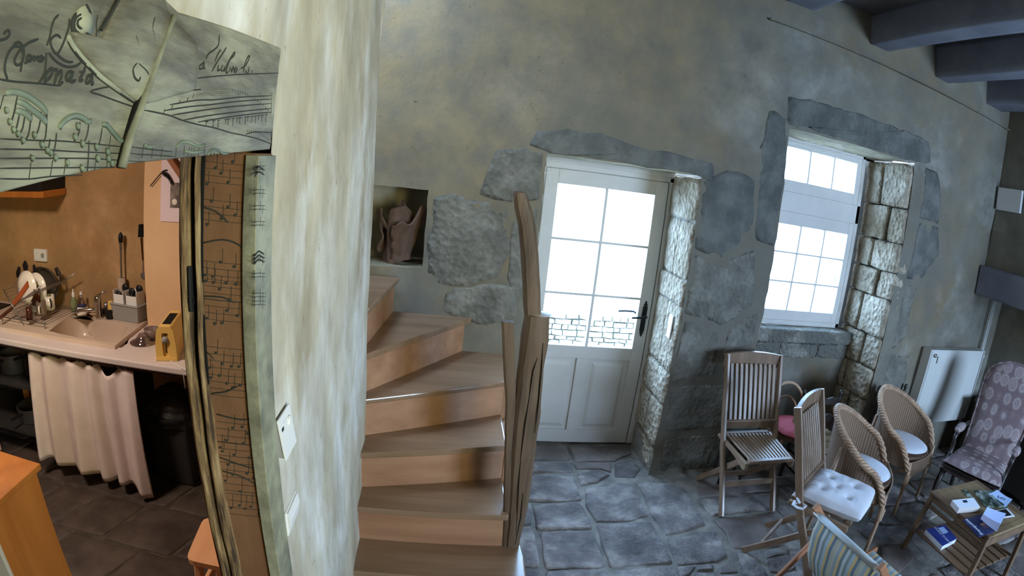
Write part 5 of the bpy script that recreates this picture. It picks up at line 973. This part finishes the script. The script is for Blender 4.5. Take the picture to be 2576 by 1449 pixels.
MB().prism([(-.12, -.08), (.12, -.08), (.10, .09), (-.10, .09)], .38, .45, lambda u, v, h: Vector((u, v, h))).build('top', m_dg, ds, bevel=.01)
for s in (-1, 1):
    for y in (-.05, .06): MB().tube([(s * .08, y, .38), (s * .09, y, 0)], .012, 8).build('leg', m_dkw, ds)
# radiator
m_rad = mat('white_radiator_enamel', (206, 206, 200), rough=.4, bump=0)
rd = thing('radiator', 'white ribbed panel radiator on the wall between wicker chair and armchair', 'radiator', (0, 0, 0))
x0, x1, z0, z1, yf = 3.98, 4.90, .36, 1.045, 3.03
def rf(u, v): return Vector((x0 + .03 + (x1 - x0 - .06) * u, yf - .004 * max(0, math.sin(u * PI * 2 * 26)) ** .5 * (1 if .04 < v < .96 else 0), z0 + (z1 - z0) * v))
MB().grid(rf, 312, 24).build('front_panel', m_rad, rd, smooth=True); MB().box(x0 + .02, x1 - .02, yf + .002, yf + .03, z0, z1).build('core', m_rad, rd, bevel=.004)
MB().box(x0, x0 + .012, yf - .002, yf + .10, z0 + .01, z1 + .004).build('side_panel', m_rad, rd, bevel=.003); MB().box(x1 - .012, x1, yf - .002, yf + .10, z0 + .01, z1 + .004).build('side_panel', m_rad, rd, bevel=.003)
for i in range(22): MB().bar((x0 + .03 + i * .04, yf + .015, z1 + .004), (x0 + .03 + i * .04, yf + .095, z1 + .004), .022, .004).build('top_grille_bar', m_rad, rd)
MB().box(x0, x1, yf, yf + .012, z1, z1 + .008).build('top_edge', m_rad, rd); MB().box(x0 + .1, x0 + .14, yf + .09, 3.16, .5, .9).build('bracket', m_rad, rd); MB().box(x1 - .14, x1 - .1, yf + .09, 3.16, .5, .9).build('bracket', m_rad, rd)
MB().lathe([(.016, 0), (.018, -.012), (.012, -.02), (.001, -.022)], (x0 + .07, yf - .002, z1 - .04), 16, 'Y').build('vent_plug', m_chrome, rd, smooth=True); MB().box(x0 + .12, x0 + .125, yf - .008, yf - .004, z1 - .11, z1 - .05).build('mark', m_dkg, rd)
MB().lathe([(.018, 0), (.022, .02), (.022, .06), (.015, .075)], (x1, yf + .05, z1 - .06), 16, 'X').build('valve_head', m_whitep, rd, smooth=True)
for dx in (0, .03): MB().tube([(x1 + .035 + dx, yf + .07, 0), (x1 + .035 + dx, yf + .07, 1.52)], .008, 8).build('pipe', m_rad, rd, smooth=True)
# upholstered armchair
def upholstery():
    m = bpy.data.materials.new('mauve_medallion_fabric'); m.use_nodes = True; nt = m.node_tree; N = nt.nodes; L = nt.links; b = N['Principled BSDF']; b.inputs['Roughness'].default_value = .95
    tc = N.new('ShaderNodeTexCoord'); v = N.new('ShaderNodeTexVoronoi'); v.inputs['Scale'].default_value = 11; v.inputs['Randomness'].default_value = .35; mp = N.new('ShaderNodeMapping'); mp.inputs['Scale'].default_value = (1, 1, .75); L.new(tc.outputs['Object'], mp.inputs[0]); L.new(mp.outputs[0], v.inputs['Vector'])
    n = N.new('ShaderNodeTexNoise'); n.inputs['Scale'].default_value = 60; n.inputs['Detail'].default_value = 4; L.new(tc.outputs['Object'], n.inputs['Vector'])
    r = N.new('ShaderNodeValToRGB'); e = r.color_ramp.elements; e[0].color = lin((176, 158, 156)); e[0].position = .0; e[1].color = lin((140, 118, 120)); e[1].position = .62
    for p_, c in ((.36, (170, 150, 150)), (.42, (196, 182, 178)), (.50, (150, 130, 130))): q = e.new(p_); q.color = lin(c)
    L.new(v.outputs['Distance'], r.inputs[0]); x = N.new('ShaderNodeMix'); x.data_type = 'RGBA'; x.blend_type = 'MULTIPLY'; x.inputs[0].default_value = .9; L.new(r.outputs[0], x.inputs[6]); L.new(n.outputs[0], x.inputs[7]); 
    h_ = N.new('ShaderNodeMix'); h_.data_type = 'RGBA'; h_.inputs[0].default_value = .5; L.new(r.outputs[0], h_.inputs[6]); L.new(x.outputs[2], h_.inputs[7]); L.new(h_.outputs[2], b.inputs['Base Color'])
    return m
m_uph = upholstery()
ac = thing('upholstered_armchair', 'high round-backed armchair in mauve medallion fabric with dark wooden arms', 'armchair', (4.04, 2.19, 0), math.radians(-68))
def cushion_slab(mb, pts_fn, thick): pass
def backf(u, v, s=1):
    x = (2 * u - 1); zz = v; w = .225 + .035 * min(1, zz * 1.6) if zz < .75 else .26 * math.sqrt(max(.02, 1 - ((zz - .75) / .25) ** 2)); e = (1 - abs(x) ** 4) ** .5 * (min(1, (1 - zz) / .06) ** .5 if zz > .94 else 1)
    y = .24 + .30 * zz - .10 * zz * zz + .02 * math.sin(zz * 5); return Vector((x * w, y - s * .038 * e, .40 + .76 * zz))
mb = MB(); mb.grid(backf, 20, 26); mb.grid(lambda u, v: backf(u, v, -1), 20, 26, True); mb.build('back', m_uph, ac, smooth=True)
def seatf(u, v, s=1):
    x, y = 2 * u - 1, 2 * v - 1; e = ((1 - abs(x) ** 5) * (1 - abs(y) ** 5)); w = .25 + .02 * -y; return Vector((x * w, y * .26 - .02 - .02 * math.cos(x * 1.5) * (1 if y < 0 else 0), .37 + s * (.025 + .045 * max(0, e) ** .4)))
mb = MB(); mb.grid(seatf, 20, 20); mb.grid(lambda u, v: seatf(u, v, -1), 20, 20, True); mb.build('seat', m_uph, ac, smooth=True)
MB().tube([Vector((s_ * (w_ + .006), .24 + .30 * z_ - .10 * z_ * z_ + .02 * math.sin(z_ * 5), .40 + .76 * z_)) for s_, w_, z_ in [(-1, .225, 0), (-1, .245, .3), (-1, .26, .6), (-1, .26, .75), (-1, .24, .85), (-1, .17, .94), (-1, .08, .99), (1, .0, 1.0), (1, .08, .99), (1, .17, .94), (1, .24, .85), (1, .26, .75), (1, .26, .6), (1, .245, .3), (1, .225, 0)]], .011, 8).build('piping', m_uph, ac, smooth=True)
for s in (-1, 1):
    MB().tube([(s * .25, .26, .60), (s * .262, .12, .60), (s * .268, -.05, .585), (s * .268, -.12, .57), (s * .268, -.135, .54), (s * .262, -.10, .50), (s * .26, -.12, .42), (s * .26, -.20, .36), (s * .25, -.24, .30)], [.014, .017, .019, .02, .017, .016, .018, .022, .022], 10).build('arm', m_dkw, ac, smooth=True)
    MB().lathe([(.001, -.10), (.03, -.085), (.038, -.03), (.038, .03), (.03, .085), (.001, .10)], (s * .266, -.04, .615), 14, 'Y', mx=Matrix.Diagonal((1, 1, .8))).build('arm_pad', m_uph, ac, smooth=True)
    MB().tube([(s * .24, -.22, .33), (s * .25, -.25, .2), (s * .24, -.26, .08), (s * .25, -.28, 0)], [.028, .024, .018, .022], 10).build('leg', m_dkw, ac, smooth=True)
    MB().tube([(s * .22, .24, .38), (s * .22, .27, .2), (s * .22, .34, 0)], [.025, .022, .018], 10).build('leg', m_dkw, ac, smooth=True)
MB().prism([(-.25, -.255), (.25, -.255), (.24, .235), (-.24, .235)], .31, .365, lambda u, v, h: Vector((u, v, h))).build('seat_frame', m_dkw, ac, bevel=.008)
# low slatted table
m_tab = wood('table_wood', (112, 92, 66), (146, 122, 88), 'Y', .5, 4, .05, .4); m_tabd = wood('table_edge_wood', (96, 72, 52), (128, 100, 76), 'Y', .5, 4, .05, .4)
ZT = .46; cor = [P(2350, 1243, 'Z', ZT), P(2468, 1213, 'Z', ZT), P(2590, 1305, 'Z', ZT), P(2478, 1374, 'Z', ZT)]
cx = sum(p.x for p in cor) / 4; cy = sum(p.y for p in cor) / 4
tb = thing('low_slatted_table', 'low wooden side table with slatted sides and magazines on it', 'table', (cx + .035, cy + .03, 0), .0)
hx, hy = .29, .285
MB().box(-hx + .05, hx - .05, -hy + .05, hy - .05, ZT - .016, ZT - .002).build('top_panel', m_tab, tb, bevel=.001)
for a, b in (((-hx + .028, -hy), (-hx + .028, hy)), ((hx - .028, -hy), (hx - .028, hy))): MB().bar((a[0], a[1], ZT - .011), (b[0], b[1], ZT - .011), .056, .022).build('top_frame', m_tabd, tb, bevel=.002)
for y in (-hy + .028, hy - .028): MB().bar((-hx + .056, y, ZT - .011), (hx - .056, y, ZT - .011), .056, .022).build('top_frame', m_tab, tb, bevel=.002)
for sx in (-1, 1):
    for z in (ZT - .045, ZT - .095): MB().bar((sx * (hx - .012), -hy + .02, z), (sx * (hx - .012), hy - .02, z), .014, .026).build('side_rail', m_tabd, tb, bevel=.002)
    MB().bar((sx * (hx - .012), 0, ZT - .02), (sx * (hx - .012), 0, ZT - .11), .012, .02, (0, 1, 0)).build('side_upright', m_tabd, tb)
    for sy in (-1, 1): MB().bar((sx * (hx - .02), sy * (hy - .02), ZT - .02), (sx * (hx + .005), sy * (hy + .01), 0), .034, .034, (0, 1, 0)).build('leg', m_tabd, tb, bevel=.002)
for sy in (-1, 1): MB().bar((-hx + .02, sy * (hy - .015), ZT - .06), (hx - .02, sy * (hy - .015), ZT - .06), .014, .05).build('end_rail', m_tabd, tb, bevel=.002)
for i in range(7): MB().bar((-hx + .03 + i * .0875, -hy + .03, .165), (-hx + .03 + i * .0875, hy - .03, .165), .07, .014).build('shelf_slat', m_tabd, tb, bevel=.001)
# printed matter
def sheet(pts, z, th, m, name, label, cat, group=None, curl=0):
    """flat booklet: corners measured on the plane z"""
    q = [P(x, y, 'Z', z) for x, y in pts]; c = sum(q, Vector()) / 4; e = (q[1] - q[0]).normalized(); rz = math.atan2(e.y, e.x); t = thing(name, label, cat, (c.x, c.y, z), rz, group)
    inv = Matrix.Rotation(-rz, 3, 'Z'); l = [inv @ (p - c) for p in q]
    def fn(u, v, s=0): a = l[0] * (1 - u) + l[1] * u; b = l[3] * (1 - u) + l[2] * u; p = a * (1 - v) + b * v; return Vector((p.x, p.y, s + curl * (4 * (v - .5) ** 2 + 2 * (u - .5) ** 2)))
    mb = MB(); mb.grid(lambda u, v: fn(u, v, 0), 10, 10, True); mb.grid(lambda u, v: fn(u, v, th), 10, 10); n = 11
    ed = [i for i in range(n)] + [j * n + n - 1 for j in range(1, n)] + [(n - 1) * n + i for i in range(n - 2, -1, -1)] + [j * n for j in range(n - 2, 0, -1)]
    mb.f += [(ed[i], ed[(i + 1) % len(ed)], n * n + ed[(i + 1) % len(ed)], n * n + ed[i]) for i in range(len(ed))]
    mb.build('pages', m, t); return t, l, fn
m_paper = mat('white_paper', (226, 230, 240), rough=.7, bump=0); m_navy = mat('navy_cover', (30, 38, 78), (60, 66, 100), .35, 8, bump=0); m_gcov = mat('green_photo_cover', (44, 60, 44), (150, 160, 150), .35, 14, bump=0, lo=.45, hi=.55)
m_blcov = mat('blue_book_cover', (34, 48, 120), (52, 70, 150), .35, 5, bump=0); m_skyb = mat('pale_blue_print', (176, 200, 236), rough=.4, bump=0); m_orng = mat('orange_print', (210, 150, 90), (90, 80, 110), .4, 12, bump=0)
def g(x, y): return (2340 + x / 8.051, 1200 + y / 8.051)
def patch(t, l, fn, u0, u1, v0, v1, th, m, name='print'): return MB().grid(lambda u, v: fn(u0 + (u1 - u0) * u, v0 + (v1 - v0) * v, th + .0008), 6, 6).build(name, m, t)
z = ZT
t, l, fn = sheet([g(445, 470), g(880, 420), g(1010, 610), g(585, 640)], z + .036, .001, m_paper, 'thick_white_book', 'thick white paperback lying near the corner of the low table', 'book')
MB().prism([(p.x, p.y) for p in l], -.034, 0, lambda u, v, h: Vector((u, v, h))).build('page_block', mat('page_edges', (206, 196, 192), rough=.8, bump=0), t); patch(t, l, fn, .40, .60, .16, .42, .001, m_navy, 'cover_picture')
t, l, fn = sheet([g(640, 270), g(740, 262), g(860, 420), g(740, 400)], z + .001, .003, m_gcov, 'postcard', 'small dark postcard partly under the white paperback', 'card')
t, l, fn = sheet([g(1120, 720), g(1560, 640), g(1710, 800), g(1250, 870)], z + .001, .004, m_paper, 'photo_brochure', 'dark brochure with white border lowest in the pile by the table edge', 'brochure'); patch(t, l, fn, .1, .9, .08, .88, .004, m_black)
t, l, fn = sheet([g(880, 310), g(1330, 300), g(1560, 640), g(1100, 620)], z + .008, .010, m_gcov, 'green_magazine', 'magazine with green landscape cover under the tourist brochure', 'magazine', curl=.004)
t, l, fn = sheet([g(1170, 370), g(1350, 290), g(1650, 480), g(1500, 640)], z + .036, .003, m_skyb, 'tourist_brochure', 'pale blue brochure lettered LOT on top of the green magazine', 'brochure', curl=.006); patch(t, l, fn, 0, .22, .1, .9, .003, m_gcov)
def lbl(t, l, txt, u, v, size, m, rot, th, fn): c = fn(u, v, th + .0015); return textmesh(txt, size, 'lettering', m, t, Matrix.Translation(c) @ Matrix.Rotation(rot, 4, 'Z'))
e = l[1] - l[0]; wr = t.rotation_euler[2]; lbl(t, l, 'LOT', .62, .62, .05, m_navy, math.radians(-62) - wr, .003, fn)
t, l, fn = sheet([g(655, 885), g(1040, 770), g(1290, 1120), g(975, 1225)], z + .001, .008, m_navy, 'dark_magazine', 'navy magazine with diagonal white title at the edge of the low table', 'magazine'); patch(t, l, fn, .55, .9, .45, .75, .008, m_orng)
wr = t.rotation_euler[2]; d = P(*g(1040, 1160), 'Z', z) - P(*g(740, 880), 'Z', z); ang = math.atan2(-d.y, -d.x); lbl(t, l, 'Franquette', .17, .5, .040, m_paper, ang - wr, .008, fn)
t, l, fn = sheet([g(1140, 640), g(1520, 775), g(1330, 1140), g(1000, 880)], z + .030, .002, mat('blue_white_leaflet', (190, 206, 246), rough=.6, bump=0), 'open_leaflet', 'bright bluish-white open leaflet lying across the navy magazine', 'leaflet', curl=.008); patch(t, l, fn, .0, 1, .55, .98, .002, mat('mauve_leaf', (150, 148, 170), rough=.7, bump=0), 'lower_page')
t, l, fn = sheet([(2329, 1332), (2377, 1320), (2407, 1355), (2371, 1374)], .172 + .035, .001, m_blcov, 'blue_book', "thick blue book lettered GUIDE D'ARTS on the table's lower shelf", 'book')
MB().prism([(p.x, p.y) for p in l], -.034, 0, lambda u, v, h: Vector((u, v, h))).build('page_block', m_paper, t); wr = t.rotation_euler[2]; d = P(2380, 1358, 'Z', .2) - P(2357, 1334, 'Z', .2); lbl(t, l, "GUIDE D'ARTS", .45, .55, .032, m_paper, math.atan2(d.y, d.x) - wr, .001, fn); patch(t, l, fn, .55, .85, .1, .5, .001, m_skyb)
# deck chair
def stripes():
    m = bpy.data.materials.new('striped_canvas'); m.use_nodes = True; N = m.node_tree.nodes; L = m.node_tree.links; b = N['Principled BSDF']; b.inputs['Roughness'].default_value = .9
    uv = N.new('ShaderNodeUVMap'); sp = N.new('ShaderNodeSeparateXYZ'); L.new(uv.outputs[0], sp.inputs[0]); r = N.new('ShaderNodeValToRGB'); r.color_ramp.interpolation = 'CONSTANT'; e = r.color_ramp.elements
    c = [(186, 186, 170), (150, 168, 178), (212, 186, 134), (120, 134, 140), (196, 204, 206), (138, 150, 148), (168, 190, 202), (214, 186, 130), (110, 128, 142), (176, 178, 158)]
    r.color_ramp.elements[0].color = lin(c[0]); r.color_ramp.elements[1].position = .1; r.color_ramp.elements[1].color = lin(c[1])
    for i in range(2, 10): q = e.new(i * .1); q.color = lin(c[i])
    f = N.new('ShaderNodeMath'); f.operation = 'MULTIPLY'; f.inputs[1].default_value = 2.4; g_ = N.new('ShaderNodeMath'); g_.operation = 'FRACT'; L.new(sp.outputs[0], f.inputs[0]); L.new(f.outputs[0], g_.inputs[0]); L.new(g_.outputs[0], r.inputs[0]); L.new(r.outputs[0], b.inputs['Base Color']); return m
dk = thing('deck_chair', 'wooden deck chair with striped blue, grey and yellow canvas sling', 'deck chair', (0, 0, 0)); m_dcw = wood('reddish_beech', (150, 96, 62), (182, 126, 88), 'X', .4, 4, .05, .5)
r0, r1 = P(2060, 1296, 'Z', .62), P(2206, 1430, 'Z', .62); ax = (r1 - r0).normalized()
fwd = Vector((ax.y, -ax.x, 0)) * -1; fwd = Vector((-ax.y, ax.x, 0)) ; fwd.z = 0
if fwd.x < 0: fwd = -fwd
MB().tube([r0 - ax * .03, r1 + ax * .03], .014, 10).build('top_rail', m_whitep, dk, smooth=True)
prof = [(.0, .0), (-.012, -.10), (.02, -.24), (.09, -.36), (.18, -.44), (.32, -.47), (.48, -.44), (.62, -.38)]
def sl(u, v):
    k = v * (len(prof) - 1); i = min(int(k), len(prof) - 2); f_ = k - i; a, b = prof[i], prof[i + 1]; s_ = a[0] + (b[0] - a[0]) * f_; z_ = a[1] + (b[1] - a[1]) * f_
    return r0 + (r1 - r0) * (.02 + .96 * u) + fwd * s_ + Vector((0, 0, z_ + .014 - .02 * math.sin(PI * u) * math.sin(PI * v)))
MB().grid(sl, 30, 36).build('canvas_sling', stripes(), dk, smooth=True, solid=.002)
MB().tube([r0 + ax * .01, r1 - ax * .01], .0175, 10).build('canvas_hem', mat('pale_canvas_hem', (190, 198, 200), rough=.9, bump=0), dk, smooth=True)
for e_, s_ in ((r0 - ax * .025, -1), (r1 + ax * .025, 1)):
    MB().bar(e_ - fwd * .02 + Vector((0, 0, .04)), e_ + fwd * .60 + Vector((0, 0, -.60)), .022, .04, (0, 0, 1)).build('side_rail', m_dcw, dk, bevel=.003)
    MB().bar(e_ + ax * -s_ * .03 + fwd * .66 + Vector((0, 0, -.37)), e_ + ax * -s_ * .03 - fwd * .12 + Vector((0, 0, -.61)), .022, .04, (0, 0, 1)).build('seat_rail', m_dcw, dk, bevel=.003)
    MB().bar(e_ + ax * s_ * .026 + fwd * .18 + Vector((0, 0, -.12)), e_ + ax * s_ * .026 - fwd * .20 + Vector((0, 0, -.61)), .022, .032, (0, 0, 1)).build('prop_leg', m_dcw, dk, bevel=.003)
MB().tube([r0 + fwd * .62 + Vector((0, 0, -.395)), r1 + fwd * .62 + Vector((0, 0, -.395))], .012, 8).build('front_rail', m_dcw, dk, smooth=True); MB().tube([r0 - ax * .05 - fwd * .16 + Vector((0, 0, -.58)), r1 + ax * .05 - fwd * .16 + Vector((0, 0, -.58))], .012, 8).build('foot_rail', m_dcw, dk, smooth=True)
# picture on the hood
pc = thing('small_framed_picture', 'pale unreadable framed picture on the chimney hood', 'picture', (0, 0, 0)); a, b = P(2516, 472, 'X', 4.73), P(2568, 538, 'X', 4.73)
MB().box(4.70, 4.735, b.y, a.y, b.z, a.z).build('frame', m_whitep, pc, bevel=.004)
# dark lower cupboard beyond the armchair in the corner
cbd = thing('dark_corner_chest', 'dark wooden chest in the shadowed corner past the armchair', 'chest', (4.95, 2.35, 0)); MB().box(-.22, .22, -.5, .5, .05, .62).build('body', m_dkw, cbd, bevel=.01); MB().box(-.24, .24, -.52, .52, .62, .65).build('lid', m_dkw, cbd, bevel=.006)
for x in (-.18, .18):
    for y in (-.45, .45): MB().box(x - .03, x + .03, y - .03, y + .03, 0, .05).build('foot', m_dkw, cbd)
